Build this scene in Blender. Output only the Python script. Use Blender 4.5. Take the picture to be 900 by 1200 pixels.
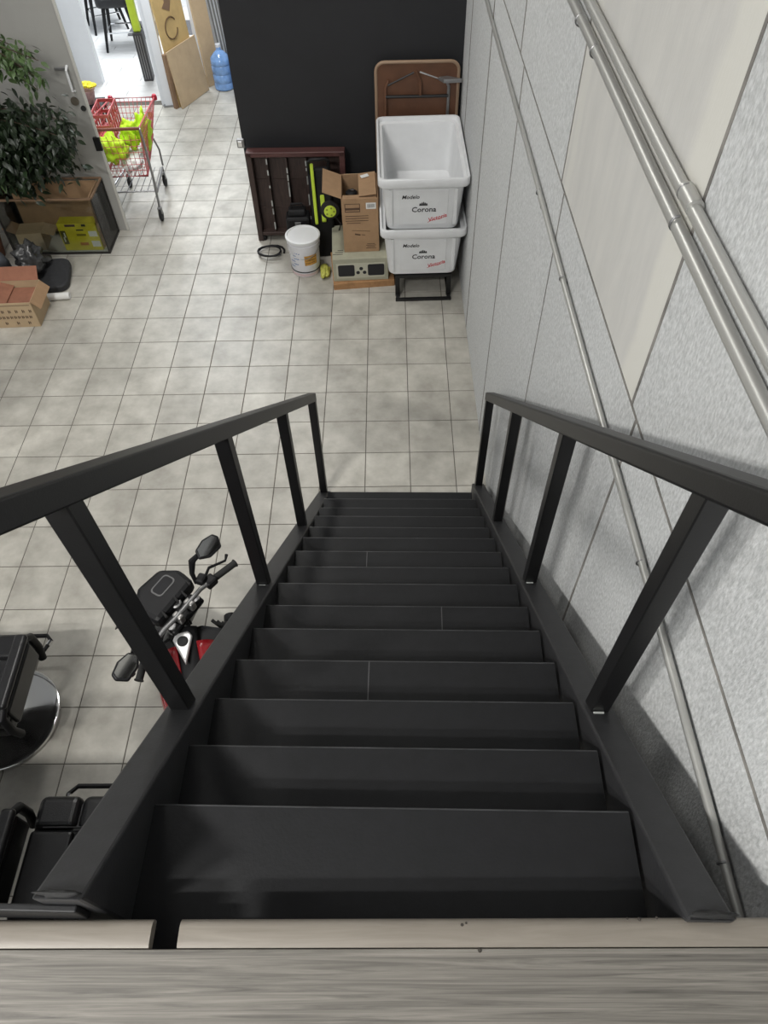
import bpy, math, random
from mathutils import Matrix, Vector, Euler, noise
random.seed(7)
PI = math.pi
S = bpy.context.scene
COL = S.collection
for o in list(bpy.data.objects):
    bpy.data.objects.remove(o)

# ------------------------------------------------------------------ camera
TILE = 0.33
CAM = Vector((0.63804153, -10.99541553, 12.12903045)) * TILE
pitch, yaw, roll = (math.radians(a) for a in (52.54329601, -1.37067041, -1.73861131))
fwd = Vector((math.sin(yaw) * math.cos(pitch), math.cos(yaw) * math.cos(pitch), -math.sin(pitch)))
rgt = Vector((math.cos(yaw), -math.sin(yaw), 0))
upv = rgt.cross(fwd)
r2 = rgt * math.cos(roll) + upv * math.sin(roll)
u2 = -rgt * math.sin(roll) + upv * math.cos(roll)
cam = bpy.data.cameras.new('camera')
camo = bpy.data.objects.new('camera', cam)
COL.objects.link(camo)
camo.matrix_world = Matrix(((r2.x, u2.x, -fwd.x, CAM.x), (r2.y, u2.y, -fwd.y, CAM.y), (r2.z, u2.z, -fwd.z, CAM.z), (0, 0, 0, 1)))
cam.sensor_fit = 'VERTICAL'
cam.sensor_height = 36.0
cam.lens = 840.55 * 36.0 / 1200.0
cam.clip_start = 0.02
S.camera = camo

# ------------------------------------------------------------------ world, lights, exposure
w = bpy.data.worlds.new('world')
S.world = w
w.use_nodes = True
w.node_tree.nodes['Background'].inputs[0].default_value = (0.9, 0.95, 1.0, 1)
w.node_tree.nodes['Background'].inputs[1].default_value = 0.15
S.view_settings.view_transform = 'Standard'
S.view_settings.look = 'None'
S.view_settings.gamma = 1
S.view_settings.use_curve_mapping = False
S.view_settings.exposure = 0.0

def area(name, loc, size, power, col=(1, 0.98, 0.94), rot=(0, 0, 0)):
    l = bpy.data.lights.new(name, 'AREA')
    l.shape = 'RECTANGLE'
    l.size, l.size_y = size
    l.energy = power
    l.color = col
    o = bpy.data.objects.new(name, l)
    o.location = loc
    o.rotation_euler = rot
    COL.objects.link(o)
    return o
# ceiling luminaires of the hall (high above the stair) and of the passage behind the door
area('ceiling_luminaire', (-2.45, -4.75, 5.55), (0.7, 0.10), 178)
area('ceiling_luminaire', (-1.8, -5.20, 5.55), (0.7, 0.10), 140)
area('ceiling_luminaire', (-2.1, -0.3, 5.55), (0.9, 0.3), 42)
area('ceiling_luminaire', (-1.3, 2.0, 5.55), (0.4, 0.9), 78)  # unseen lamp, added to brighten the far floor and wall
area('passage_luminaire', (-2.2, 4.9, 3.3), (0.6, 1.2), 95, (0.95, 0.98, 1.0))
area('passage_luminaire', (-3.3, 8.2, 3.3), (0.8, 1.6), 170, (0.93, 0.97, 1.0))

# ------------------------------------------------------------------ materials
MATS = {}
def mat(name, col, rough=0.6, metal=0.0, var=0.0, scale=8.0, bump=0.0, bscale=60.0, stretch=None, col2=None, detail=4.0, spec=None, rnd=0.0, trans=0.0, coat=0.0, alpha=1.0):
    if name in MATS:
        return MATS[name]
    m = bpy.data.materials.new(name)
    m.use_nodes = True
    nt = m.node_tree
    b = nt.nodes['Principled BSDF']
    N = nt.nodes.new
    L = nt.links.new
    b.inputs['Roughness'].default_value = rough
    b.inputs['Metallic'].default_value = metal
    if spec is not None:
        b.inputs['Specular IOR Level'].default_value = spec
    if trans:
        b.inputs['Transmission Weight'].default_value = trans
    if coat:
        b.inputs['Coat Weight'].default_value = coat
    c4 = (*col, 1)
    b.inputs['Base Color'].default_value = c4
    geo = N('ShaderNodeNewGeometry')
    mp = N('ShaderNodeMapping')
    L(geo.outputs['Position'], mp.inputs[0])
    if stretch:
        mp.inputs['Scale'].default_value = stretch
    if var or col2 or rnd:
        t = N('ShaderNodeTexNoise')
        t.inputs['Scale'].default_value = scale
        t.inputs['Detail'].default_value = detail
        t.inputs['Roughness'].default_value = 0.6
        L(mp.outputs[0], t.inputs[0])
        rp = N('ShaderNodeValToRGB')
        rp.color_ramp.elements[0].position = 0.32
        rp.color_ramp.elements[1].position = 0.7
        if col2:
            rp.color_ramp.elements[0].color = (*col2, 1)
            rp.color_ramp.elements[1].color = c4
        else:
            rp.color_ramp.elements[0].color = tuple(max(0, c * (1 - var)) for c in col) + (1,)
            rp.color_ramp.elements[1].color = tuple(min(1, c * (1 + var)) for c in col) + (1,)
        L(t.outputs['Fac'], rp.inputs[0])
        out = rp.outputs[0]
        if rnd:
            oi = N('ShaderNodeObjectInfo')
            mr = N('ShaderNodeMapRange')
            mr.inputs[3].default_value = 1 - rnd
            mr.inputs[4].default_value = 1 + rnd
            L(oi.outputs['Random'], mr.inputs[0])
            mx = N('ShaderNodeVectorMath')
            mx.operation = 'SCALE'
            L(out, mx.inputs[0])
            L(mr.outputs[0], mx.inputs['Scale'])
            out = mx.outputs[0]
        L(out, b.inputs['Base Color'])
    if bump:
        t2 = N('ShaderNodeTexNoise')
        t2.inputs['Scale'].default_value = bscale
        t2.inputs['Detail'].default_value = 5
        L(mp.outputs[0], t2.inputs[0])
        bp = N('ShaderNodeBump')
        bp.inputs['Strength'].default_value = bump
        bp.inputs['Distance'].default_value = 0.004
        L(t2.outputs['Fac'], bp.inputs['Height'])
        L(bp.outputs[0], b.inputs['Normal'])
    if alpha < 1:
        b.inputs['Alpha'].default_value = alpha
    MATS[name] = m
    return m

def wood(name, c1, c2, stretch, scale=3.0, rough=0.5, bump=0.1):
    if name in MATS:
        return MATS[name]
    m = bpy.data.materials.new(name)
    m.use_nodes = True
    nt = m.node_tree
    b = nt.nodes['Principled BSDF']
    N = nt.nodes.new
    L = nt.links.new
    geo = N('ShaderNodeNewGeometry')
    oi = N('ShaderNodeObjectInfo')
    sc = N('ShaderNodeVectorMath'); sc.operation = 'SCALE'
    sc.inputs[0].default_value = (7.3, 11.1, 3.7)
    L(oi.outputs['Random'], sc.inputs['Scale'])
    ad = N('ShaderNodeVectorMath'); ad.operation = 'ADD'
    L(geo.outputs['Position'], ad.inputs[0]); L(sc.outputs[0], ad.inputs[1])
    mp = N('ShaderNodeMapping')
    mp.inputs['Scale'].default_value = stretch
    L(ad.outputs[0], mp.inputs[0])
    t = N('ShaderNodeTexNoise')
    t.inputs['Scale'].default_value = scale
    t.inputs['Detail'].default_value = 8
    t.inputs['Roughness'].default_value = 0.65
    t.inputs['Distortion'].default_value = 1.1
    L(mp.outputs[0], t.inputs[0])
    rp = N('ShaderNodeValToRGB')
    rp.color_ramp.elements[0].position = 0.3
    rp.color_ramp.elements[1].position = 0.68
    rp.color_ramp.elements[0].color = (*c1, 1)
    rp.color_ramp.elements[1].color = (*c2, 1)
    L(t.outputs['Fac'], rp.inputs[0])
    L(rp.outputs[0], b.inputs['Base Color'])
    b.inputs['Roughness'].default_value = rough
    bp = N('ShaderNodeBump')
    bp.inputs['Strength'].default_value = bump
    bp.inputs['Distance'].default_value = 0.002
    L(t.outputs['Fac'], bp.inputs['Height'])
    L(bp.outputs[0], b.inputs['Normal'])
    MATS[name] = m
    return m

BLK = mat('black_paint', (0.0075, 0.0078, 0.0088), 0.55, 0, 0.15, 25, 0.12, 140, spec=0.3)
BLKS = mat('black_stringer_paint', (0.022, 0.0223, 0.024), 0.5, 0, 0.15, 25, 0.12, 140)
BLKPOST = mat('black_satin_tube', (0.0062, 0.0062, 0.0067), 0.42, 0, 0.12, 20, 0.06, 180)
STEEL = mat('galvanised_conduit', (0.44, 0.44, 0.42), 0.38, 0.55)
CHROME = mat('chrome', (0.8, 0.8, 0.8), 0.12, 1.0)
TILEM = mat('glazed_beige_tile', (0.55, 0.53, 0.475), 0.42, 0, 0, 5.0, 0.05, 90, None, (0.35, 0.333, 0.293), 10, None, 0.07)
GROUT = mat('dark_grout', (0.11, 0.10, 0.085), 0.9, 0, 0.2, 30)
CONC = mat('grey_fibre_cement', (0.66, 0.67, 0.67), 0.85, 0, 0, 120, 0.6, 150, (1, 1, 0.5), (0.40, 0.41, 0.41), 6, None, 0.04)
CONC2 = mat('smooth_beige_cement', (0.58, 0.57, 0.54), 0.85, 0, 0, 9, 0.2, 90, (1, 1, 0.3), (0.51, 0.505, 0.485), 7, None, 0.02)
CONC3 = mat('cement_joint_filler', (0.66, 0.645, 0.585), 0.9, 0, 0.06, 14, 0.15, 60)
def add_bands(m, bands, col):
    nt = m.node_tree
    N, L = nt.nodes.new, nt.links.new
    b = nt.nodes['Principled BSDF']
    src = b.inputs['Base Color'].links[0].from_socket
    tc_ = N('ShaderNodeTexCoord')
    sp = N('ShaderNodeSeparateXYZ')
    nz = N('ShaderNodeTexNoise'); nz.inputs['Scale'].default_value = 5
    L(tc_.outputs['Object'], nz.inputs[0])
    L(tc_.outputs['Object'], sp.inputs[0])
    for (y0, wd, st_) in bands:
        ad = N('ShaderNodeMath'); ad.operation = 'MULTIPLY_ADD'; ad.inputs[1].default_value = 0.06; L(nz.outputs['Fac'], ad.inputs[0]); L(sp.outputs['Y'], ad.inputs[2])
        su = N('ShaderNodeMath'); su.operation = 'SUBTRACT'; L(ad.outputs[0], su.inputs[0]); su.inputs[1].default_value = y0 + 0.03
        ab = N('ShaderNodeMath'); ab.operation = 'ABSOLUTE'; L(su.outputs[0], ab.inputs[0])
        mr = N('ShaderNodeMapRange'); mr.interpolation_type = 'SMOOTHSTEP'
        mr.inputs[1].default_value = wd * 0.55; mr.inputs[2].default_value = wd * 1.25; mr.inputs[3].default_value = st_; mr.inputs[4].default_value = 0
        L(ab.outputs[0], mr.inputs[0])
        mx = N('ShaderNodeMix'); mx.data_type = 'RGBA'
        L(mr.outputs[0], mx.inputs[0]); L(src, mx.inputs[6]); mx.inputs[7].default_value = (*col, 1)
        src = mx.outputs[2]
    L(src, b.inputs['Base Color'])
add_bands(CONC2, [(-2.06, 0.075, 0.85), (-0.86, 0.05, 0.7), (-0.98, 0.04, 0.4)], (0.63, 0.62, 0.57))
JOINT = mat('dark_joint', (0.10, 0.095, 0.085), 0.95, 0, 0.3, 20)
WHITE = mat('white_plastic', (0.72, 0.73, 0.74), 0.38, 0, 0.04, 6)
WALLW = mat('white_wall_paint', (0.72, 0.74, 0.77), 0.7, 0, 0.03, 4)
GREYD = mat('grey_door_paint', (0.36, 0.355, 0.335), 0.55, 0, 0.05, 3)
DARKW = mat('black_wall_paint', (0.012, 0.0125, 0.015), 0.6, 0, 0.12, 5)
LANDW = wood('grey_landing_planks', (0.050, 0.046, 0.040), (0.190, 0.176, 0.155), (0.8, 34, 34), 3.2, 0.55, 0.15)
TRIMW = wood('pale_nosing_wood', (0.155, 0.136, 0.113), (0.205, 0.184, 0.155), (1.2, 16, 16), 3.0, 0.5, 0.05)
LAM = wood('pale_laminate', (0.55, 0.55, 0.54), (0.75, 0.75, 0.74), (1.0, 12, 1), 3.0, 0.4, 0.02)
CARD = mat('cardboard', (0.36, 0.225, 0.125), 0.85, 0, 0.1, 9)
CARD2 = mat('pale_cardboard', (0.50, 0.37, 0.23), 0.85, 0, 0.08, 7)
CARDD = mat('inner_cardboard', (0.24, 0.15, 0.09), 0.9, 0, 0.1, 9)
LEATH = mat('black_leather', (0.012, 0.012, 0.013), 0.28, 0, 0.2, 30, 0.2, 220)
BPLAS = mat('black_plastic', (0.010, 0.010, 0.011), 0.5, 0, 0.1, 20, spec=0.25)
RUBB = mat('black_rubber', (0.012, 0.012, 0.012), 0.8)
REDP = mat('red_tank_paint', (0.22, 0.006, 0.010), 0.25, 0, 0.05, 8, coat=0.5)
LIME = mat('lime_cloth', (0.52, 0.80, 0.02), 0.75, 0, 0.15, 12, 0.2, 60)
LIMEP = mat('lime_plastic', (0.50, 0.66, 0.05), 0.45, 0, 0.05, 12)
REDW = mat('red_coated_wire', (0.56, 0.11, 0.12), 0.4, 0, 0.05, 10)
GREYM = mat('grey_steel', (0.30, 0.30, 0.30), 0.4, 0.8, 0.1, 20)
INK = mat('black_ink', (0.012, 0.012, 0.015), 0.6)
REDINK = mat('red_ink', (0.55, 0.03, 0.04), 0.6)
BLUEINK = mat('blue_ink', (0.12, 0.2, 0.42), 0.6)
PAPER = mat('white_paper', (0.75, 0.75, 0.73), 0.7, 0, 0.03, 10)

nt = TILEM.node_tree
_b = nt.nodes['Principled BSDF']
_src = _b.inputs['Base Color'].links[0].from_socket
_g = nt.nodes.new('ShaderNodeNewGeometry')
_n = nt.nodes.new('ShaderNodeTexNoise'); _n.inputs['Scale'].default_value = 0.9; _n.inputs['Detail'].default_value = 6
_r = nt.nodes.new('ShaderNodeMapRange'); _r.inputs[1].default_value = 0.35; _r.inputs[2].default_value = 0.68; _r.inputs[3].default_value = 0.80; _r.inputs[4].default_value = 1.08
_v = nt.nodes.new('ShaderNodeVectorMath'); _v.operation = 'SCALE'
nt.links.new(_g.outputs['Position'], _n.inputs[0]); nt.links.new(_n.outputs['Fac'], _r.inputs[0]); nt.links.new(_src, _v.inputs[0]); nt.links.new(_r.outputs[0], _v.inputs['Scale']); nt.links.new(_v.outputs[0], _b.inputs['Base Color'])

# ------------------------------------------------------------------ mesh helpers
class MB:
    def __init__(self):
        self.v = []
        self.f = []
    def add(self, vs, fs, M=None):
        n = len(self.v)
        self.v += [tuple(M @ Vector(p)) if M else tuple(p) for p in vs]
        self.f += [tuple(i + n for i in f) for f in fs]
        return self
    def box(self, c, s, M=None, rot=None):
        x, y, z = (k / 2 for k in s)
        R = Matrix.Translation(c) @ (Euler(rot).to_matrix().to_4x4() if rot else Matrix())
        vs = [(-x, -y, -z), (x, -y, -z), (x, y, -z), (-x, y, -z), (-x, -y, z), (x, -y, z), (x, y, z), (-x, y, z)]
        fs = [(3, 2, 1, 0), (4, 5, 6, 7), (0, 1, 5, 4), (1, 2, 6, 5), (2, 3, 7, 6), (3, 0, 4, 7)]
        return self.add(vs, fs, (M @ R) if M else R)
    def prism(self, poly, a, b, axis='z', M=None):
        """extrude a counter-clockwise 2d polygon between a and b along an axis"""
        def P(p, h):
            return {'z': (p[0], p[1], h), 'x': (h, p[0], p[1]), 'y': (p[1], h, p[0])}[axis]
        n = len(poly)
        vs = [P(p, a) for p in poly] + [P(p, b) for p in poly]
        fs = [tuple(reversed(range(n))), tuple(range(n, 2 * n))]
        fs += [(i, (i + 1) % n, n + (i + 1) % n, n + i) for i in range(n)]
        return self.add(vs, fs, M)
    def tube(self, pts, r, n=8, closed=False, M=None, cap=True):
        pts = [Vector(p) for p in pts]
        rs = r if isinstance(r, (list, tuple)) else [r] * len(pts)
        vs, fs = [], []
        K = len(pts)
        pu = None
        for i, p in enumerate(pts):
            if closed:
                t = pts[(i + 1) % K] - pts[i - 1]
            else:
                t = pts[min(i + 1, K - 1)] - pts[max(i - 1, 0)]
            t.normalize()
            if pu is None:
                a = Vector((0, 0, 1)) if abs(t.z) < 0.9 else Vector((1, 0, 0))
                u = t.cross(a).normalized()
            else:
                u = (pu - t * pu.dot(t))
                u = u.normalized() if u.length > 1e-6 else t.orthogonal().normalized()
            pu = u
            vv = t.cross(u)
            for k in range(n):
                an = 2 * PI * k / n
                vs.append(p + (u * math.cos(an) + vv * math.sin(an)) * rs[i])
        R = K if closed else K - 1
        for i in range(R):
            j = (i + 1) % K
            for k in range(n):
                q = (k + 1) % n
                fs.append((i * n + k, i * n + q, j * n + q, j * n + k))
        if cap and not closed:
            fs.append(tuple(reversed(range(n))))
            fs.append(tuple((K - 1) * n + k for k in range(n)))
        return self.add(vs, fs, M)
    def lathe(self, prof, n=24, M=None):
        vs, fs = [], []
        for (r, z) in prof:
            for k in range(n):
                a = 2 * PI * k / n
                vs.append((r * math.cos(a), r * math.sin(a), z))
        for i in range(len(prof) - 1):
            for k in range(n):
                q = (k + 1) % n
                fs.append((i * n + k, i * n + q, (i + 1) * n + q, (i + 1) * n + k))
        if prof[0][0] > 1e-6:
            fs.append(tuple(reversed(range(n))))
        if prof[-1][0] > 1e-6:
            fs.append(tuple((len(prof) - 1) * n + k for k in range(n)))
        return self.add(vs, fs, M)
    def grid(self, nx, ny, fn, M=None, thick=None):
        vs = [fn(i / nx, j / ny) for j in range(ny + 1) for i in range(nx + 1)]
        fs = [(j * (nx + 1) + i, j * (nx + 1) + i + 1, (j + 1) * (nx + 1) + i + 1, (j + 1) * (nx + 1) + i) for j in range(ny) for i in range(nx)]
        return self.add(vs, fs, M)
    def build(self, name, m, parent=None, smooth=False, bev=0, seg=2, sub=0, solid=0):
        me = bpy.data.meshes.new(name)
        me.from_pydata(self.v, [], self.f)
        me.materials.append(m)
        if smooth:
            me.polygons.foreach_set('use_smooth', [True] * len(me.polygons))
            if hasattr(me, 'set_sharp_from_angle'):
                me.set_sharp_from_angle(angle=math.radians(40))
        me.update()
        o = bpy.data.objects.new(name, me)
        COL.objects.link(o)
        if parent:
            o.parent = parent
        if solid:
            q = o.modifiers.new('solid', 'SOLIDIFY'); q.thickness = solid; q.offset = 0
        if bev:
            q = o.modifiers.new('bevel', 'BEVEL'); q.width = bev; q.segments = seg; q.limit_method = 'ANGLE'
        if sub:
            q = o.modifiers.new('sub', 'SUBSURF'); q.levels = sub; q.render_levels = sub
        return o

def tag(o, label=None, cat=None, group=None, kind=None):
    if label: o['label'] = label
    if cat: o['category'] = cat
    if group: o['group'] = group
    if kind: o['kind'] = kind
    return o
def empty(name, loc=(0, 0, 0), rz=0.0, label=None, cat=None, group=None):
    o = bpy.data.objects.new(name, None)
    o.empty_display_size = 0.1
    o.location = loc
    o.rotation_euler = (0, 0, rz)
    COL.objects.link(o)
    return tag(o, label, cat, group)
def share(name, me, loc, parent=None, rot=(0, 0, 0), sc=(1, 1, 1)):
    o = bpy.data.objects.new(name, me)
    o.location = loc
    o.rotation_euler = rot
    o.scale = sc
    COL.objects.link(o)
    if parent: o.parent = parent
    return o
def T(x, y, z): return Matrix.Translation((x, y, z))
def RX(a): return Matrix.Rotation(a, 4, 'X')
def RY(a): return Matrix.Rotation(a, 4, 'Y')
def RZ(a): return Matrix.Rotation(a, 4, 'Z')
def arc(c, r, a0, a1, n, plane='xy', h=0):
    out = []
    for i in range(n + 1):
        a = a0 + (a1 - a0) * i / n
        p, q = c[0] + r * math.cos(a), c[1] + r * math.sin(a)
        out.append({'xy': (p, q, h), 'xz': (p, h, q), 'yz': (h, p, q)}[plane])
    return out
def rrect(w, h, r, n=4, cx=0, cy=0):
    pts = []
    for (sx, sy, a) in ((1, 1, 0), (-1, 1, 90), (-1, -1, 180), (1, -1, 270)):
        for i in range(n + 1):
            t = math.radians(a + 90 * i / n)
            pts.append((cx + sx * (w / 2 - r) + r * math.cos(t), cy + sy * (h / 2 - r) + r * math.sin(t)))
    return pts
def blob(name, c, s, seed, m, parent=None, amp=0.35, freq=2.2, nu=28, nv=18, flat=None, rot=None):
    """a crumpled cloth or bag like lump resting on z = flat"""
    b = MB()
    off = Vector((seed * 3.1, seed * 1.7, seed * 5.3))
    R = Euler(rot).to_matrix() if rot else Matrix.Identity(3)
    vs, fs = [], []
    for j in range(nv + 1):
        th = PI * j / nv
        for i in range(nu):
            ph = 2 * PI * i / nu
            d = Vector((math.sin(th) * math.cos(ph), math.sin(th) * math.sin(ph), math.cos(th)))
            k = 1 + amp * noise.noise(d * freq + off) + amp * 0.6 * abs(noise.noise(d * freq * 2.6 + off)) 
            p = R @ Vector((d.x * s[0] * k, d.y * s[1] * k, d.z * s[2] * k)) + Vector(c)
            if flat is not None and p.z < flat: p.z = flat
            vs.append(p)
    for j in range(nv):
        for i in range(nu):
            q = (i + 1) % nu
            fs.append((j * nu + i, (j + 1) * nu + i, (j + 1) * nu + q, j * nu + q))
    b.add(vs, fs)
    o = b.build(name, m, parent)
    o.data.polygons.foreach_set('use_smooth', [True] * len(o.data.polygons))
    return o
def text_mesh(name, body, size, m, parent, M, shear=0.0, bold=0.0, width=1.0):
    cu = bpy.data.curves.new('lettering', 'FONT')
    cu.body = body
    cu.size = size
    cu.shear = shear
    cu.offset = bold
    cu.align_x = 'CENTER'
    cu.extrude = 0.0006
    cu.resolution_u = 2
    tmp = bpy.data.objects.new('lettering', cu)
    COL.objects.link(tmp)
    bpy.context.view_layer.update()
    me = bpy.data.meshes.new_from_object(tmp.evaluated_get(bpy.context.evaluated_depsgraph_get()))
    bpy.data.objects.remove(tmp)
    me.transform(M @ Matrix.Diagonal((width, 1, 1, 1)))
    me.materials.clear()
    me.materials.append(m)
    o = bpy.data.objects.new(name, me)
    COL.objects.link(o)
    o.parent = parent
    return o

# ================================================================== SETTING
# ---- tiled floor: grout slab, each tile a piece of its own
fl = MB().box((-2.6, 0.3, -0.053), (7.2, 13.0, 0.1)).build('floor', GROUT)
tag(fl, kind='structure')
def tile_mesh():
    b = MB()
    h = TILE / 2 - 0.0030
    i = h - 0.0025
    vs = [(-h, -h, -0.006), (h, -h, -0.006), (h, h, -0.006), (-h, h, -0.006), (-h, -h, -0.0012), (h, -h, -0.0012), (h, h, -0.0012), (-h, h, -0.0012), (-i, -i, 0), (i, -i, 0), (i, i, 0), (-i, i, 0)]
    fs = []
    for k in range(4):
        q = (k + 1) % 4
        fs += [(k, q, 4 + q, 4 + k), (4 + k, 4 + q, 8 + q, 8 + k)]
    fs.append((8, 9, 10, 11))
    b.add(vs, fs)
    return b
tb = tile_mesh()
tm = bpy.data.meshes.new('tile')
tm.from_pydata(tb.v, [], tb.f)
tm.materials.append(TILEM)
def seen(x, y, z=0.0, pad=40):
    d = Vector((x, y, z)) - CAM
    k = d.dot(fwd)
    if k < 0.1: return False
    px, py = 450 + 840.55 * d.dot(r2) / k, 600 - 840.55 * d.dot(u2) / k
    return -pad < px < 900 + pad and -pad < py < 1200 + pad
cand, rest = [], MB()
for c in range(-18, 3):
    for r in range(-18, 21):
        x, y = (c + 0.5) * TILE, (r + 0.5) * TILE
        if not (-6.1 < x and -6.1 < y < (6.75 if x > -2.65 else 6.05)): continue
        if c == 2: pass
        dist = (Vector((x, y, 0)) - CAM).length
        vis = seen(x, y) and not (y > 3.2 and (x > -1.1)) and not (y > 3.2 and x < -3.2)
        # hidden under the stair or the landing
        if y < -2.75 or (-0.4 < x < 0.75 and y < -0.7): vis = False
        cand.append((0 if vis else 1, dist, x, y, c))
cand.sort()
for k, (hid, dist, x, y, c) in enumerate(cand):
    if hid == 0 and k < 300:
        share('tile', tm, (x, y, 0.0), fl)
    else:
        rest.add(tb.v, tb.f, T(x, y, 0))
o = rest.build('tile_field', TILEM, fl)
o['kind'] = 'stuff'

# ---- pale laminate floor of the far room, plank by plank
lf = MB().box((-3.2, 9.9, -0.0555), (6.0, 6.0, 0.1)).build('floor_far_room', GROUT)
tag(lf, kind='structure')
for r in range(26):
    yr = 6.13 + r * 0.15
    xmax = -2.65 if yr < 6.95 else -0.4
    for c in range(-1, 5):
        x0 = -6.0 + c * 1.2 + (r * 0.43) % 1.2
        x1 = min(x0 + 1.195, xmax)
        x0 = max(x0, -6.1)
        if x1 - x0 > 0.05:
            MB().box(((x0 + x1) / 2, yr, -0.003), (x1 - x0, 0.1475, 0.01)).build('plank', LAM, lf)

# ---- concrete panel wall on the right
WA = 0.012
wr = MB().box((0.069, -0.6, 2.7), (0.12, 7.9, 5.6)).build('wall_right', JOINT)
wr.location = (0.868, 0, 0)
wr.rotation_euler = (0, 0, WA)
tag(wr, kind='structure')
JL = [3.35, 2.62, 1.46, 0.22, -0.96, -2.19, -3.43, -4.6]
JU = [3.35, 2.62, 1.58, 0.36, -0.89, -2.13, -3.37, -4.6]
for row, (z0, z1, J) in enumerate(((0.0, 2.533, JL), (2.545, 5.4, JU))):
    for k in range(len(J) - 1):
        a, b_ = J[k + 1] + 0.006, J[k] - 0.006
        m_ = CONC2 if (row == 1 and k == 4) else CONC
        MB().box((0.022 + 0.0003 * ((k * 7 + row * 3) % 3), (a + b_) / 2, (z0 + z1) / 2), (0.04, b_ - a, z1 - z0)).build('panel', m_, wr, bev=0.0015, seg=1)

JSTRIP = mat('grey_joint_strip', (0.20, 0.19, 0.175), 0.9, 0, 0.35, 12)  # plain grey strips laid over the panel joints, wider at the far ones
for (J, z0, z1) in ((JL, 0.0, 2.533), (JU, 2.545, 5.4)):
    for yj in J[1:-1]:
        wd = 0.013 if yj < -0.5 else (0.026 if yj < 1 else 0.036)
        MB().box((0.0055, yj, (z0 + z1) / 2), (0.008, wd, z1 - z0)).build('joint_strip', JSTRIP, wr)
MB().box((0.0055, -0.6, 2.539), (0.008, 7.9, 0.008)).build('joint_strip', JSTRIP, wr)

# ---- back wall painted black with the passage opening beside it, grey leaf on the left
wb = MB().box((-0.12, 3.12, 2.7), (2.05, 0.10, 5.4)).build('wall_back', DARKW)
tag(wb, kind='structure')
lt = empty('strike_plate', (-1.16, 3.06, 0.86), 0, 'small steel lock strike box on the edge of the black wall', 'lock')
MB().box((0, 0, 0), (0.07, 0.03, 0.08)).build('box', GREYM, lt, bev=0.006)
MB().box((-0.005, -0.018, 0.0), (0.04, 0.008, 0.05)).build('plate', CHROME, lt, bev=0.003)
d1 = MB().box((-2.95, 3.11, 1.2), (0.96, 0.05, 2.4)).build('door_1', GREYD, bev=0.004)
tag(d1, kind='structure')
MB().box((-2.462, 3.085, 1.2), (0.022, 0.02, 2.39)).build('edge_strip', mat('pale_door_edge', (0.55, 0.54, 0.5), 0.5), d1, bev=0.002)
hd = MB().tube([(-2.53, 3.085, 1.52), (-2.53, 3.035, 1.50), (-2.53, 3.03, 1.34), (-2.53, 3.085, 1.32)], 0.011, 8).build('pull_handle', WHITE, d1, True)
MB().box((-2.59, 3.08, 1.50), (0.10, 0.02, 0.025)).build('lock_bar', GREYM, d1, bev=0.004)
MB().lathe([(0.0, 0), (0.035, 0.0), (0.035, 0.012), (0.0, 0.014)], 16, T(-2.56, 3.083, 1.24) @ RX(PI / 2)).build('escutcheon', mat('dull_brass', (0.16, 0.14, 0.11), 0.5, 0.5), d1, True)
MB().lathe([(0.0, 0), (0.022, 0.0), (0.022, 0.014), (0.0, 0.016)], 16, T(-2.505, 3.083, 1.18) @ RX(PI / 2)).build('key_hole', RUBB, d1, True)
MB().box((-2.48, 3.075, 0.87), (0.06, 0.03, 0.12)).build('latch', BPLAS, d1, bev=0.005)
wl = MB().box((-4.72, 3.12, 2.7), (2.56, 0.10, 5.4)).build('wall_back_left', GREYD)
tag(wl, kind='structure')
tag(MB().box((-2.295, 3.12, 3.9), (2.29, 0.10, 3.0)).build('wall_lintel', GREYD), kind='structure')
# ---- shell of the hall
tag(MB().box((-6.05, -1.5, 2.7), (0.1, 9.4, 5.4)).build('wall_left', WALLW), kind='structure')
tag(MB().box((-2.6, -6.25, 2.7), (7.2, 0.1, 5.4)).build('wall_front', WALLW), kind='structure')
tag(MB().box((-2.6, -1.5, 5.75), (7.4, 9.6, 0.1)).build('ceiling', WALLW), kind='structure')
# ---- passage and far room shell
tag(MB().box((-4.55, 6.62, 1.7), (2.0, 0.09, 3.4)).build('wall_passage_left', WALLW), kind='structure')
tag(MB().box((-0.95, 6.85, 1.7), (2.7, 0.1, 3.4)).build('wall_passage_back', WALLW), kind='structure')
tag(MB().box((-3.95, 4.8, 1.7), (0.1, 3.3, 3.4)).build('wall_passage_side', WALLW), kind='structure')
tag(MB().box((0.42, 4.95, 1.7), (0.1, 3.6, 3.4)).build('wall_passage_right', WALLW), kind='structure')
tag(MB().box((-3.2, 12.9, 1.7), (6.0, 0.1, 3.4)).build('wall_far', WALLW), kind='structure')
tag(MB().box((-6.2, 9.8, 1.7), (0.1, 6.4, 3.4)).build('wall_far_left', WALLW), kind='structure')
tag(MB().box((-0.3, 9.9, 1.7), (0.1, 6.0, 3.4)).build('wall_far_right', WALLW), kind='structure')
tag(MB().box((-2.8, 8.1, 3.55), (7.4, 9.9, 0.1)).build('ceiling_passage', WALLW), kind='structure')

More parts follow.
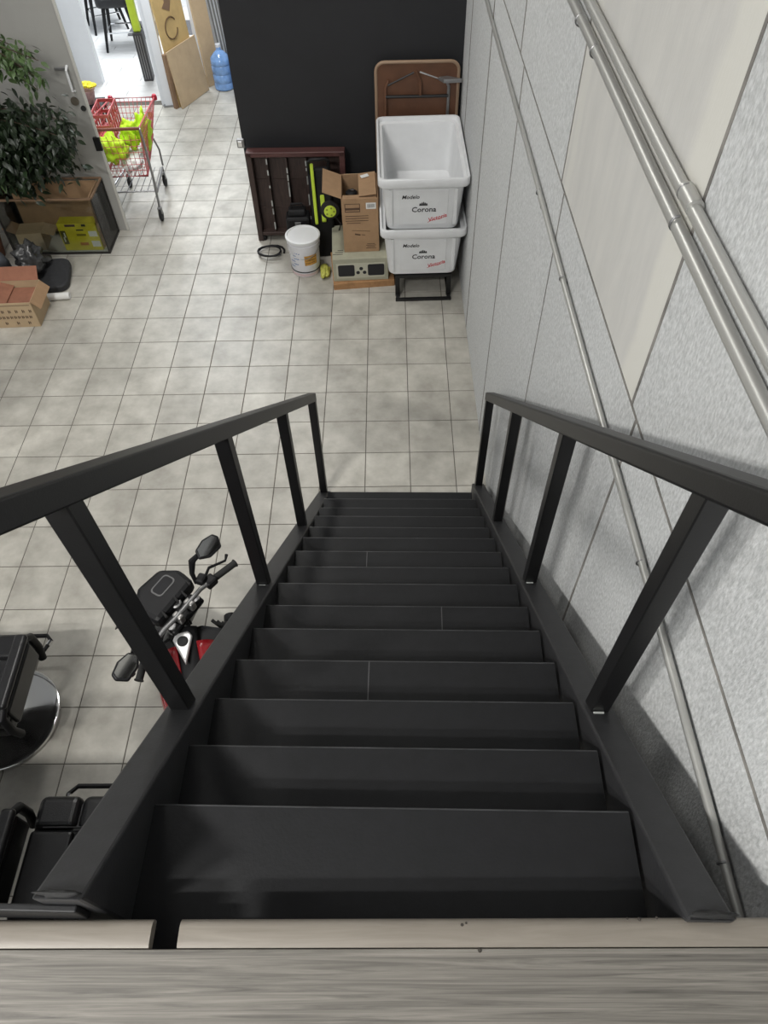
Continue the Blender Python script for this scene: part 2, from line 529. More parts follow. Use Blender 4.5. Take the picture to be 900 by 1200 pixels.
# ---- upper landing: slab, planks, wooden nosing
ZL = 2.60
ld = MB().box((-2.55, -4.84, 2.485), (6.85, 2.72, 0.19)).build('floor_landing', BLK)
tag(ld, kind='structure')
for r in range(9):
    y1 = -3.478 - r * 0.135
    xs = [-6.0, -2.1, 0.93] if r % 2 == 0 else [-6.0, -4.0, -0.75, 0.93]
    if r == 0: xs = [-6.0, -1.6, 0.93]
    if r == 1: xs = [-6.0, -3.0, 0.30, 0.93]
    for k in range(len(xs) - 1):
        MB().box(((xs[k] + xs[k + 1]) / 2, y1 - 0.067, 2.589), (xs[k + 1] - xs[k] - 0.002, 0.1335, 0.02)).build('plank', LANDW, ld, bev=0.001, seg=1)
def nosing(name, x0, x1):
    prof = [(-3.4775, 2.578), (-3.434, 2.578), (-3.4325, 2.585), (-3.433, 2.592), (-3.438, 2.599), (-3.446, 2.602), (-3.470, 2.602), (-3.4765, 2.600)]
    o = MB().prism(prof, x0, x1, 'x').build(name, TRIMW, None, True)
    return tag(o, kind='structure')
nosing('trim_1', -5.9, -0.2135)
nosing('trim_2', -0.1655, 0.915)
KNOT = mat('dark_knot', (0.03, 0.025, 0.02), 0.8)
for (x, y, r_) in ((0.345, -3.481, 0.0035), (0.318, -3.444, 0.003), (0.325, -3.441, 0.002), (0.62, -3.436, 0.003), (0.65, -3.434, 0.0025), (0.60, -3.435, 0.002)):
    MB().lathe([(0, 0), (r_, 0), (r_ * 0.7, 0.0008), (0, 0.001)], 8, T(x, y, 2.6005 if y < -3.45 else 2.6015)).build('nail_mark', KNOT, ld)

# ================================================================== STAIRCASE
SA = -0.0203
st = empty('metal_staircase', (0, -0.5118, 0), SA, 'black painted steel staircase with square-tube railings on both sides', 'staircase')
RISE, RUN = 0.1624, 0.1931
XL, XR = -0.247, 0.7436
def top_l(y): return 0.12 - 0.886 * y
def top_r(y): return 0.215 - 0.825 * y
yb = 0.155
for (xa, xb, fn, ye) in ((-0.333, -0.2475, top_l, 0.13), (0.755, 0.838, top_r, 0.12)):
    yt = -2.914
    poly = [(yt, fn(yt) - 0.36), (ye - 0.02, 0.0), (ye, 0.0), (ye, max(0.012, fn(ye))), (yt, fn(yt))]
    MB().prism(poly, xa, xb, 'x').build('stringer', BLKS, st, bev=0.006)
# torn weld scale where the stringers meet the landing
for (x, y, z) in ((-0.29, -2.905, 2.70), (0.80, -2.905, 2.62)):
    blob('weld_bead', (x, y, z), (0.035, 0.006, 0.006), x * 5, RUBB, st, 0.6, 4, 16, 8)
MB().prism([(2.585, -0.478), (2.585, -0.27), (2.655, -0.27), (2.66, -0.44), (2.635, -0.474)], -2.926, -2.914, 'y').build('end_plate', BLK, st, bev=0.003)
MB().prism([(2.50, 0.74), (2.50, 0.85), (2.575, 0.845), (2.592, 0.78), (2.575, 0.745)], -2.924, -2.914, 'y').build('end_plate', BLK, st, bev=0.003)
EDGEHL = mat('tread_edge_highlight', (0.035, 0.036, 0.038), 0.4, 0, 0.5, 9)  # lighter black: highlight painted along the front edge of the treads
for n in range(15):
    yf = -n * RUN
    z = (n + 1) * RISE
    xl, xr, dep = XL + 0.0, XR, 0.245
    jy = [0.0, 0.004, -0.003, 0.002, -0.004, 0.003, 0, -0.002, 0.003, -0.003, 0.004, 0, -0.003, 0.002, 0.012][n]
    y0, y1 = yf + jy, yf - dep
    if n == 13: y1 = yf - 0.142
    if n == 14: y1 = -2.965
    b = MB()
    b.box(((xl + xr) / 2, (y0 + y1) / 2, z - 0.0025), (xr - xl, y0 - y1, 0.005))
    b.box(((xl + xr) / 2, y0 - 0.0025, z - 0.020), (xr - xl, 0.005, 0.035))
    t_ = b.build('tread', BLK, st)
    MB().box(((xl + xr) / 2, y0 - 0.0012, z - 0.0008), (xr - xl - 0.002, 0.0034, 0.0034)).build('nosing', EDGEHL, t_, bev=0.001, seg=1)  # thin strip that carries the painted edge highlight
    if n == 13:
        MB().box(((xl + xr) / 2 - 0.004, yf - 0.142 - 0.06, z + 0.001), (xr - xl - 0.008, 0.112, 0.006)).build('tread_strip', BLK, st)
    if n in (11, 9, 6):
        sx = {11: 0.17, 9: 0.42, 6: 0.1}[n]
        MB().box((sx, (y0 + y1) / 2, z + 0.0006), (0.0035, y0 - y1, 0.0018)).build('weld_seam', mat('bare_weld', (0.06, 0.06, 0.062), 0.45), t_)
PY = [0.105, -0.73, -1.545, -2.365]
for side, (xc, fn, ys) in enumerate(((-0.292, top_l, [0.105, -0.735, -1.575, -2.39]), (0.795, top_r, [0.085, -0.715, -1.525, -2.345]))):
    ro = 1.075 if side == 0 else 1.085
    rail_top = lambda y: ro - 0.866 * y
    hw = 0.0255 if side == 0 else 0.0275
    for y in ys:
        zb, zt = fn(y - 0.025) - 0.02, rail_top(y) - 0.045
        MB().prism([(y - 0.024, fn(y - 0.024) - 0.004), (y + 0.024, fn(y + 0.024) - 0.004), (y + 0.024, rail_top(y + 0.024) - 0.06), (y - 0.024, rail_top(y - 0.024) - 0.06)], xc - 0.024, xc + 0.024, 'x').build('post', BLKPOST, st, bev=0.003)
    y0, y1 = ys[0] + 0.028, -3.0
    MB().prism([(y1, rail_top(y1) - 0.068), (y0, rail_top(y0) - 0.068), (y0, rail_top(y0)), (y1, rail_top(y1))], xc - hw, xc + hw, 'x').build('handrail', BLKPOST, st, bev=0.008 if side else 0.005, seg=3)
# bits of bare steel where the posts are welded on
CHIP = mat('chipped_paint', (0.45, 0.47, 0.45), 0.5, 0.3)
for (x, fn, y) in ((0.79, top_r, -2.374), (0.79, top_r, -1.554), (-0.292, top_l, -1.604)):
    MB().box((x, y, fn(y) + 0.001), (0.028, 0.006, 0.004)).build('bare_weld', CHIP, st, bev=0.001)

# ================================================================== CONDUITS on the wall
def conduit(label, z, r, off, clamps, couplings, y0, y1):
    root = empty('conduit', (0.868, 0, 0), WA, label, 'pipe')
    MB().tube([(-off, y0 + (y1 - y0) * i / 12, z + 0.006 * math.sin(i * 1.3)) for i in range(13)], r, 12).build('pipe', STEEL, root, True)
    for y in couplings:
        MB().tube([(-off, y - 0.04, z + 0.0), (-off, y + 0.04, z)], r * 1.22, 12).build('coupling', STEEL, root, True)
    for y in clamps:
        MB().tube([(-off + (r + 0.002) * math.cos(a), y, z + (r + 0.002) * math.sin(a)) for a in [PI * (0.5 + k / 8) for k in range(9)]], 0.003, 6).build('clamp', GREYM, root, True)
        MB().box((-0.002, y, z - r - 0.012), (0.004, 0.018, 0.026)).build('clamp_tab', GREYM, root, bev=0.001)
        MB().lathe([(0.0, 0), (0.004, 0), (0.003, 0.004), (0, 0.005)], 8, T(-0.004, y, z - r - 0.014) @ RY(-PI / 2)).build('screw', RUBB, root)
    return root
conduit('thin steel conduit along the wall just under the horizontal panel joint', 2.355, 0.0105, 0.018, [-0.62, -1.25, -2.55, -3.3], [-0.70], 3.0, -3.42)
conduit('lower of the two thick steel conduits on the upper wall panels', 3.085, 0.0165, 0.024, [-0.86, -1.12, -2.10, -2.9], [], 3.0, -4.3)
conduit('upper of the two thick steel conduits on the upper wall panels', 3.155, 0.0165, 0.024, [-0.75, -2.09], [-2.12], 3.0, -4.3)

# ================================================================== WHITE TUBS by the wall
def tub(loc, label, grp):
    root = empty('ice_tub', loc, 0.02, label, 'tub', grp)
    W0, D0, W1, D1, H = 0.60, 0.93, 0.665, 1.0, 0.475
    def ring(w, d, r, z, cy=0.0): return [(x, y + cy, z) for (x, y) in rrect(w, d, r, 4)]
    rings = [ring(W0 - 0.06, D0 - 0.06, 0.05, 0.0), ring(W0 - 0.01, D0 - 0.01, 0.07, 0.012), ring(W0, D0, 0.075, 0.04), ring(W1, D1, 0.075, H - 0.075),
             ring(0.718, 1.085, 0.06, H - 0.07), ring(0.728, 1.095, 0.06, H - 0.06), ring(0.728, 1.095, 0.06, H - 0.008), ring(0.718, 1.085, 0.055, H),
             ring(0.695, 1.045, 0.05, H), ring(0.685, 1.035, 0.045, H - 0.012), ring(0.68, 1.03, 0.045, H - 0.03), ring(0.63, 0.97, 0.045, H - 0.035), ring(0.62, 0.96, 0.045, H - 0.05),
             ring(0.56, 0.89, 0.06, 0.04), ring(0.50, 0.83, 0.05, 0.022)]
    b = MB()
    n = len(rings[0])
    vs = [p for r in rings for p in r]
    fs = [tuple(reversed(range(n)))]
    for i in range(len(rings) - 1):
        for k in range(n):
            q = (k + 1) % n
            fs.append((i * n + k, i * n + q, (i + 1) * n + q, (i + 1) * n + k))
    fs.append(tuple((len(rings) - 1) * n + k for k in range(n)))
    b.add(vs, fs)
    body = b.build('body', WHITE, root, True)
    # ribs and raised print field on the sloped front
    sl = math.atan2((D1 - D0) / 2, H - 0.115)
    Fm = T(0, -D0 / 2, 0.04) @ RX(PI / 2 + sl)        # local x right, y up along the face, z outwards
    for x in (-0.262, 0.262):
        MB().box((x, 0.17, 0.003), (0.03, 0.33, 0.014), Fm).build('rib', WHITE, root, bev=0.006)
    fr = MB().box((0, 0.17, 0.002), (0.40, 0.31, 0.006), Fm).build('print_field', WHITE, root, bev=0.003)
    text_mesh('lettering', 'Modelo', 0.046, INK, fr, Fm @ T(-0.105, 0.255, 0.0062), 0.25, 0.0006)
    text_mesh('lettering', 'Corona', 0.064, INK, fr, Fm @ T(0.005, 0.135, 0.0062), 0.05, 0.001)
    cr = MB()
    for i, x in enumerate((-0.026, -0.013, 0.0, 0.013, 0.026)):
        cr.prism([(x - 0.006, 0.200), (x + 0.006, 0.200), (x + 0.004, 0.212 + 0.006 * (2 - abs(i - 2))), (x - 0.004, 0.212 + 0.006 * (2 - abs(i - 2)))], 0.0055, 0.0068, 'z', Fm)
    cr.prism([(-0.034, 0.192), (0.034, 0.192), (0.034, 0.200), (-0.034, 0.200)], 0.0055, 0.0068, 'z', Fm)
    cr.build('crown_emblem', INK, fr)
    text_mesh('lettering', 'Victoria', 0.05, REDINK, fr, Fm @ T(0.12, 0.062, 0.0062) @ RZ(0.3), 0.35, 0.0006)
    MB().tube([Fm @ Vector((0.04 + 0.13 * i / 6, 0.035 + 0.05 * i / 6 + 0.008 * math.sin(i), 0.0062)) for i in range(7)], 0.0018, 5).build('flourish', REDINK, fr)
    return root
TX, TY = 0.463, 2.355
tub((TX + 0.008, TY + 0.02, 0.225), 'white plastic tub with beer brand print, standing on the black stand', 'tubs')
tub((TX, TY, 0.668), 'white plastic tub with beer brand print, open, stacked on another tub', 'tubs')
sd = empty('tub_stand', (TX + 0.02, TY, 0), 0.02, 'low black square-tube steel stand under the white tubs', 'stand')
for (x, y) in ((-0.23, -0.42), (0.23, -0.42), (-0.23, 0.42), (0.23, 0.42)):
    MB().box((x, y, 0.1), (0.04, 0.04, 0.2)).build('leg', BLKPOST, sd, bev=0.003)
for (c, s) in (((0, -0.42, 0.205), (0.5, 0.04, 0.03)), ((0, 0.42, 0.205), (0.5, 0.04, 0.03)), ((-0.23, 0, 0.205), (0.04, 0.8, 0.03)), ((0.23, 0, 0.205), (0.04, 0.8, 0.03)), ((0, -0.50, 0.012), (0.5, 0.03, 0.024)), ((-0.23, -0.23, 0.012), (0.03, 0.5, 0.024)), ((0.23, -0.23, 0.012), (0.03, 0.5, 0.024))):
    MB().box(c, s).build('rail', BLKPOST, sd, bev=0.003)

# ---- brown folding table standing upright behind the tubs
BRN = mat('brown_table_laminate', (0.115, 0.05, 0.025), 0.55, 0, 0.2, 6)
TBE = mat('tan_table_edge', (0.30, 0.20, 0.13), 0.5)
ft = empty('folding_table', (0.445, 3.0, 0), 0, 'brown folding table stood upright against the black wall behind the tubs', 'table')
MB().prism([(z + 0.765, x) for (x, z) in rrect(0.70, 1.53, 0.07, 5)], -0.008, 0.012, 'y').build('tabletop', BRN, ft)
pts = [(x, -0.004, z + 0.765) for (x, z) in rrect(0.70, 1.53, 0.07, 5)]
MB().tube(pts, 0.014, 8, True).build('edge_rim', TBE, ft, True)
for x in (-0.27, 0.27):
    MB().tube([(x, -0.022, 0.10), (x, -0.022, 1.34), (x * 0.9, -0.022, 1.40)], 0.013, 8).build('leg', GREYM if x > 0 else BRN, ft, True)
MB().tube([(-0.27, -0.03, 1.27), (0.27, -0.03, 1.27)], 0.013, 8).build('cross_bar', BLKPOST, ft, True)
MB().tube([(-0.25, -0.03, 1.36), (-0.03, -0.035, 1.46)], 0.007, 6).build('brace', BLKPOST, ft)
MB().tube([(0.20, -0.03, 1.40), (0.02, -0.035, 1.465)], 0.007, 6).build('brace', CHROME, ft)
MB().tube([(-0.01, -0.03, 1.47), (0.03, -0.03, 1.38), (0.03, -0.03, 1.28)], 0.012, 6).build('hinge_arm', BRN, ft)
MB().prism([(0.18, -0.05), (0.25, -0.03), (0.37, -0.09), (0.375, -0.105), (0.22, -0.11)], 1.40, 1.43, 'z').build('leg_bracket', GREYM, ft, bev=0.004)

# ================================================================== THINGS IN FRONT OF THE BLACK WALL
DKW = wood('dark_brown_wood', (0.022, 0.013, 0.011), (0.06, 0.036, 0.03), (14, 14, 1.5), 3.0, 0.5, 0.1)
RDW = wood('reddish_brown_wood', (0.05, 0.018, 0.017), (0.10, 0.04, 0.036), (1.5, 14, 14), 3.0, 0.45, 0.05)
wf = empty('wooden_frame', (-0.655, 2.90, 0), -0.01, 'dark brown wooden frame with upright dividers leaning on the black wall', 'frame')
wf.rotation_euler = (-0.06, 0, -0.01)
MB().box((0, 0.04, 0.43), (0.86, 0.012, 0.80)).build('back_panel', DKW, wf)
MB().box((0, -0.005, 0.825), (0.90, 0.11, 0.045)).build('top_rail', RDW, wf, bev=0.006)
MB().box((-0.425, -0.005, 0.42), (0.05, 0.11, 0.84)).build('stile', DKW, wf, bev=0.004)
MB().box((0.425, -0.005, 0.42), (0.05, 0.11, 0.84)).build('stile', RDW, wf, bev=0.004)
MB().box((0, -0.005, 0.07), (0.80, 0.10, 0.035)).build('bottom_rail', DKW, wf, bev=0.004)
MB().box((-0.41, -0.02, 0.02), (0.07, 0.06, 0.04)).build('foot', BPLAS, wf, bev=0.006)
for z in (0.30, 0.56):
    MB().box((0, 0.031, z), (0.80, 0.006, 0.02)).build('batten', DKW, wf)
rng = random.Random(3)
for x in (-0.27, -0.09, 0.09, 0.27):
    s_ = MB().box((x, -0.005, 0.44), (0.012, 0.07, 0.70)).build('divider', DKW, wf, bev=0.002)
    for k in range(7):
        z = 0.14 + 0.62 * rng.random()
        MB().box((x, -0.0405, z), (0.0125, 0.002, 0.02 + 0.06 * rng.random())).build('paint_chip', CHIP, s_)

hs = MB().tube([(-0.95 + (0.115 + 0.03 * math.sin(i * 0.31)) * math.cos(i * 0.42), 2.62 + (0.10 + 0.03 * math.cos(i * 0.2)) * math.sin(i * 0.42), 0.012 + 0.0015 * i) for i in range(29)], 0.009, 8).build('hose', BPLAS, None, True)
tag(hs, 'black rubber hose coiled on the tiles beside the white bucket', 'hose')

bk = empty('paint_bucket', (-0.60, 2.36, 0), 0.0, 'white plastic bucket with lid and orange label standing on the tiles', 'bucket')
MB().lathe([(0.0, 0), (0.128, 0), (0.132, 0.006), (0.143, 0.30), (0.150, 0.302), (0.150, 0.312), (0.144, 0.314), (0.145, 0.345)], 36).build('body', mat('white_pail', (0.70, 0.70, 0.73), 0.4, 0, 0.05, 6), bk, True)
MB().lathe([(0.145, 0.338), (0.158, 0.338), (0.160, 0.35), (0.160, 0.362), (0.152, 0.368), (0.142, 0.368), (0.138, 0.358), (0.0, 0.358)], 36).build('lid', mat('white_lid', (0.74, 0.75, 0.76), 0.4, 0, 0.03, 6), bk, True)
MB().lathe([(0.1338, 0.045), (0.1375, 0.047), (0.1378, 0.054), (0.1342, 0.056)], 36).build('dark_band', INK, bk, True)
MB().lathe([(0.1325, 0.008), (0.1332, 0.04)], 36).build('pink_band', mat('pink_stain', (0.62, 0.48, 0.48), 0.5), bk)
def curved(b, r0, r1, a0, a1, z0, z1, n=8):
    b.grid(n, 1, lambda u, v: ((r0 + (r1 - r0) * v) * math.cos(a0 + (a1 - a0) * u), (r0 + (r1 - r0) * v) * math.sin(a0 + (a1 - a0) * u), z0 + (z1 - z0) * v))
    return b
curved(MB(), 0.1385, 0.1425, math.radians(-86), math.radians(-35), 0.125, 0.225).build('orange_label', mat('orange_label', (0.52, 0.27, 0.05), 0.6, 0, 0.3, 25), bk)
lb = MB()
for i in range(3):
    curved(lb, 0.1395 + 0.0012 * i, 0.1400 + 0.0012 * i, math.radians(-82), math.radians(-45 + 5 * i), 0.145 + 0.027 * i, 0.152 + 0.027 * i)
lb.build('label_print', mat('brown_ink', (0.16, 0.08, 0.03), 0.6), bk)
lb = MB()
for i in range(7):
    a0 = -150 + (i * 17) % 30
    curved(lb, 0.1375 + 0.0006 * i, 0.1379 + 0.0006 * i, math.radians(a0), math.radians(a0 + 22), 0.10 + 0.028 * i, 0.108 + 0.028 * i, 4)
lb.build('blue_print', BLUEINK, bk)
MB().tube([(0.152 * math.cos(a), 0.152 * math.sin(a), 0.30 - 0.10 * abs(math.sin(a))) for a in [PI + PI * k / 14 for k in range(15)]], 0.003, 6).build('handle', GREYM, bk, True)

gv = blob('work_glove', (-0.415, 2.27, 0.035), (0.04, 0.09, 0.035), 4, mat('yellow_glove', (0.50, 0.50, 0.10), 0.6, 0, 0.3, 30), None, 0.6, 2.6, 24, 14, 0.0)
tag(gv, 'crumpled yellow glove on the floor between the bucket and the boxes', 'glove')

# grey box with a window pattern, on an orange brown tray, and the tall carton on top
ty = MB().box((0, 0, 0.03), (0.56, 0.52, 0.06))
tr = ty.build('flat_carton', mat('orange_cardboard', (0.37, 0.20, 0.09), 0.8, 0, 0.2, 14))
tr.location = (-0.07, 2.31, 0)
tr.rotation_euler = (0, 0, 0.10)
tag(tr, 'flat orange brown carton under the grey box', 'box')
GBX = mat('grey_green_carton', (0.36, 0.355, 0.27), 0.75, 0, 0.1, 10)
gb = empty('grey_box', (-0.085, 2.36, 0.0605), 0.05, 'grey green carton with two black windows printed, under the tall carton', 'box')
MB().box((0, 0, 0.1125), (0.50, 0.56, 0.225)).build('carton', GBX, gb, bev=0.004)
MB().box((0, -0.2812, 0.105), (0.44, 0.002, 0.15)).build('printed_panel', mat('beige_print', (0.46, 0.45, 0.36), 0.7), gb)
for x in (-0.13, 0.14):
    MB().prism([(z + 0.108, x_ + x) for (x_, z) in rrect(0.15, 0.115, 0.015, 3)], -0.2835, -0.282, 'y').build('black_window', INK, gb)
for (x, z) in ((0.0, 0.125), (-0.03, 0.085), (0.03, 0.085)):
    MB().lathe([(0, 0), (0.017, 0), (0.017, 0.0015), (0, 0.0018)], 14, T(x + 0.005, -0.2825, z) @ RX(PI / 2)).build('black_dot', INK, gb)
for k in range(3):
    MB().box((-0.2 + 0.012 * k, -0.20 + 0.03 * k, 0.2255), (0.09 - 0.02 * k, 0.008, 0.001)).build('print_mark', INK, gb)
tc = empty('tall_carton', (-0.065, 2.40, 0.287), 0.04, 'tall open brown carton with printed front and flaps, on the grey box', 'box')
W, D, H = 0.31, 0.42, 0.50
b = MB()
b.box((0, -D / 2, H / 2), (W, 0.006, H)).box((0, D / 2, H / 2), (W, 0.006, H)).box((-W / 2, 0, H / 2), (0.006, D, H)).box((W / 2, 0, H / 2), (0.006, D, H)).box((0, 0, 0.004), (W, D, 0.008))
b.build('carton', CARD, tc)
MB().box((-0.085, 0, 0), (0.17, 0.40, 0.005), T(-W / 2, 0.0, H) @ RY(math.radians(22))).build('flap', CARD, tc)
MB().box((0.07, 0, 0), (0.15, 0.38, 0.005), T(W / 2 - 0.155, 0.0, H + 0.01) @ RY(math.radians(-6))).build('flap', CARD, tc)
MB().box((0, 0.07, 0), (0.24, 0.14, 0.005), T(-0.01, D / 2, H) @ RX(math.radians(-62))).build('flap', CARD2, tc)
MB().box((0, -0.04, 0), (0.29, 0.08, 0.005), T(0, -D / 2, H) @ RX(math.radians(172))).build('flap', CARD, tc)
MB().box((0.07, 0.05, 0.003), (0.07, 0.05, 0.001), T(0.0, 0.05, H + 0.018) @ RY(math.radians(-6)) @ RZ(0.3)).build('paper_label', PAPER, tc)
MB().lathe([(0, 0), (0.05, 0), (0.05, 0.05), (0.03, 0.06), (0, 0.06)], 18, T(-0.07, 0.0, H - 0.10)).build('machine_part', BPLAS, tc, True)
MB().box((-0.06, -0.01, H - 0.03), (0.03, 0.02, 0.02)).build('machine_part', CHROME, tc, bev=0.004)
yf = -D / 2 - 0.004
INKB = mat('dark_brown_ink', (0.09, 0.05, 0.03), 0.7)
b = MB()
for (x, z, w_, h_) in ((-0.065, 0.455, 0.13, 0.005), (-0.065, 0.385, 0.13, 0.008), (-0.128, 0.42, 0.006, 0.075), (-0.002, 0.42, 0.006, 0.075), (-0.065, 0.41, 0.12, 0.02)):
    b.box((x, yf, z), (w_, 0.0015, h_))
b.build('printed_frame', INKB, tc)
b = MB()
for k in range(4):
    b.box((-0.03 - 0.03 * (k == 3), yf, 0.345 - 0.022 * k), (0.20 - 0.08 * (k == 3), 0.0015, 0.005))
b.build('printed_lines', INKB, tc)
b = MB()
for k in range(4):
    b.box((0.085, yf, 0.035 + 0.014 * k), (0.09 - 0.02 * (k % 2), 0.0015, 0.005))
b.box((0.0, yf, 0.205), (0.16, 0.0015, 0.003), None, (0, 0.08, 0)).box((-0.03, yf, 0.17), (0.05, 0.0015, 0.012), None, (0, 0.2, 0)).box((0.02, yf, 0.165), (0.03, 0.0015, 0.005), None, (0, 0.2, 0))
b.build('printed_drawing', INKB, tc)
bl = MB().box((0.095, yf, 0.435), (0.085, 0.002, 0.055)).build('barcode_label', PAPER, tc)
b = MB()
for k in range(10):
    b.box((0.068 + 0.006 * k, yf - 0.0015, 0.435), (0.002 + 0.0015 * (k % 3 == 0), 0.001, 0.032))
b.build('bars', INK, bl)

# pressure washer and tool case
pw = empty('pressure_washer', (-0.43, 2.67, 0), 0.10, 'black and lime green pressure washer standing between the bucket and the cartons', 'machine')
MB().prism([(-0.11, 0.0), (0.13, 0.0), (0.14, 0.35), (0.10, 0.78), (0.03, 0.80), (-0.08, 0.45)], -0.10, 0.10, 'x').build('body', BPLAS, pw, bev=0.02)
MB().prism([(-0.135, 0.36), (-0.115, 0.34), (-0.02, 0.70), (0.0, 0.86), (-0.03, 0.87), (-0.07, 0.68)], -0.075, -0.045, 'x').build('lime_panel', LIMEP, pw, bev=0.008)
MB().prism([(-0.13, 0.38), (-0.115, 0.36), (-0.05, 0.56), (-0.06, 0.60)], -0.01, 0.03, 'x').build('lime_panel', LIMEP, pw, bev=0.006)
MB().tube([(-0.09, 0.02, 0.76), (-0.09, -0.03, 0.89), (-0.06, -0.04, 0.91), (0.06, -0.04, 0.91), (0.09, -0.03, 0.89), (0.09, 0.02, 0.76)], 0.014, 8).build('handle', BPLAS, pw, True)
MB().box((0.15, 0.06, 0.50), (0.14, 0.13, 0.34)).build('motor_housing', BPLAS, pw, bev=0.03)
wh = MB().lathe([(0.0, -0.025), (0.075, -0.025), (0.085, -0.01), (0.085, 0.015), (0.06, 0.025), (0.0, 0.025)], 24, T(0.07, -0.15, 0.50) @ RX(PI / 2)).build('wheel', RUBB, pw, True)
MB().lathe([(0.0, 0.0), (0.055, 0.0), (0.055, 0.008), (0.02, 0.012), (0.0, 0.012)], 20, T(0.07, -0.175, 0.50) @ RX(PI / 2)).build('hub', mat('bright_lime', (0.62, 0.78, 0.08), 0.4), wh, True)
b = MB()
for k in range(5):
    a = k * 2 * PI / 5
    b.lathe([(0, 0), (0.009, 0), (0.009, 0.002), (0, 0.002)], 8, T(0.07 + 0.035 * math.cos(a), -0.187, 0.50 + 0.035 * math.sin(a)) @ RX(PI / 2))
b.build('hub_hole', mat('olive', (0.25, 0.33, 0.03), 0.5), wh)
MB().tube([(0.10, -0.10, 0.42), (0.16, -0.16, 0.36), (0.13, -0.13, 0.25), (0.12, -0.10, 0.1)], 0.006, 6).build('cable', RUBB, pw, True)
tk = empty('tool_case', (-0.66, 2.64, 0), 0.05, 'black plastic tool case with a silver plate standing behind the bucket', 'case')
MB().box((0, 0, 0.20), (0.22, 0.16, 0.40)).build('body', BPLAS, tk, bev=0.02)
MB().box((0.0, 0.0, 0.43), (0.16, 0.10, 0.06)).build('lid', BPLAS, tk, bev=0.015)
MB().box((0.0, -0.083, 0.33), (0.055, 0.006, 0.07)).build('silver_plate', GREYM, tk, bev=0.002)
MB().tube([(-0.06, 0, 0.45), (-0.05, 0, 0.50), (0.05, 0, 0.50), (0.06, 0, 0.45)], 0.01, 8).build('handle', BPLAS, tk, True)
for x in (-0.07, 0.07):
    MB().box((x, -0.083, 0.37), (0.02, 0.008, 0.03)).build('clasp', BPLAS, tk, bev=0.002)

# ================================================================== MOTORCYCLE
HB = math.radians(16.3)
mc = empty('motorcycle', (-0.658, -2.371, 0), HB, 'red and black motorcycle parked below the stair, handlebar turned', 'motorcycle')
def tank_half(s):
    """side panels of the tank: rounded shell from the centre strip out and down"""
    b = MB()
    def fn(u, v):
        y = 0.285 - 0.46 * u
        wmax = 0.20 - 0.10 * u ** 1.8 - 0.03 * (1 - u) ** 3
        a = v * 1.75
        x = 0.045 + (wmax - 0.045) * math.sin(min(a, PI / 2)) - (0.05 * max(0, a - PI / 2))
        z = 1.03 - 0.09 * u - (0.20) * (1 - math.cos(a)) * 0.9 - 0.015 * math.sin(u * PI)
        return (s * x - 0.016, y, z)
    b.grid(12, 10, fn)
    return b
for s in (1, -1):
    tank_half(s).build('tank_panel', REDP, mc, True, solid=0.012)
MB().grid(12, 6, lambda u, v: (-0.016 + (v - 0.5) * (0.105 - 0.02 * u), 0.37 - 0.54 * u, 1.036 - 0.09 * u - 0.02 * (2 * v - 1) ** 2)).build('tank_center', BPLAS, mc, True, solid=0.014)
MB().prism([(-0.175, 0.25), (0.175, 0.25), (0.17, 0.35), (0.06, 0.40), (-0.06, 0.40), (-0.17, 0.35)], 0.88, 0.985, 'z').build('tank_nose', BPLAS, mc, bev=0.03)
cap = MB().prism([(-0.074, 0.31), (-0.028, 0.17), (0.018, 0.31), (0.002, 0.34), (-0.058, 0.34)], 1.03, 1.05, 'z').build('cap_plate', mat('brushed_aluminium', (0.62, 0.62, 0.62), 0.35, 0.6), mc, bev=0.008)
MB().lathe([(0, 0), (0.026, 0), (0.024, 0.01), (0, 0.012)], 20, T(-0.028, 0.29, 1.048)).build('fuel_cap', BPLAS, cap, True)
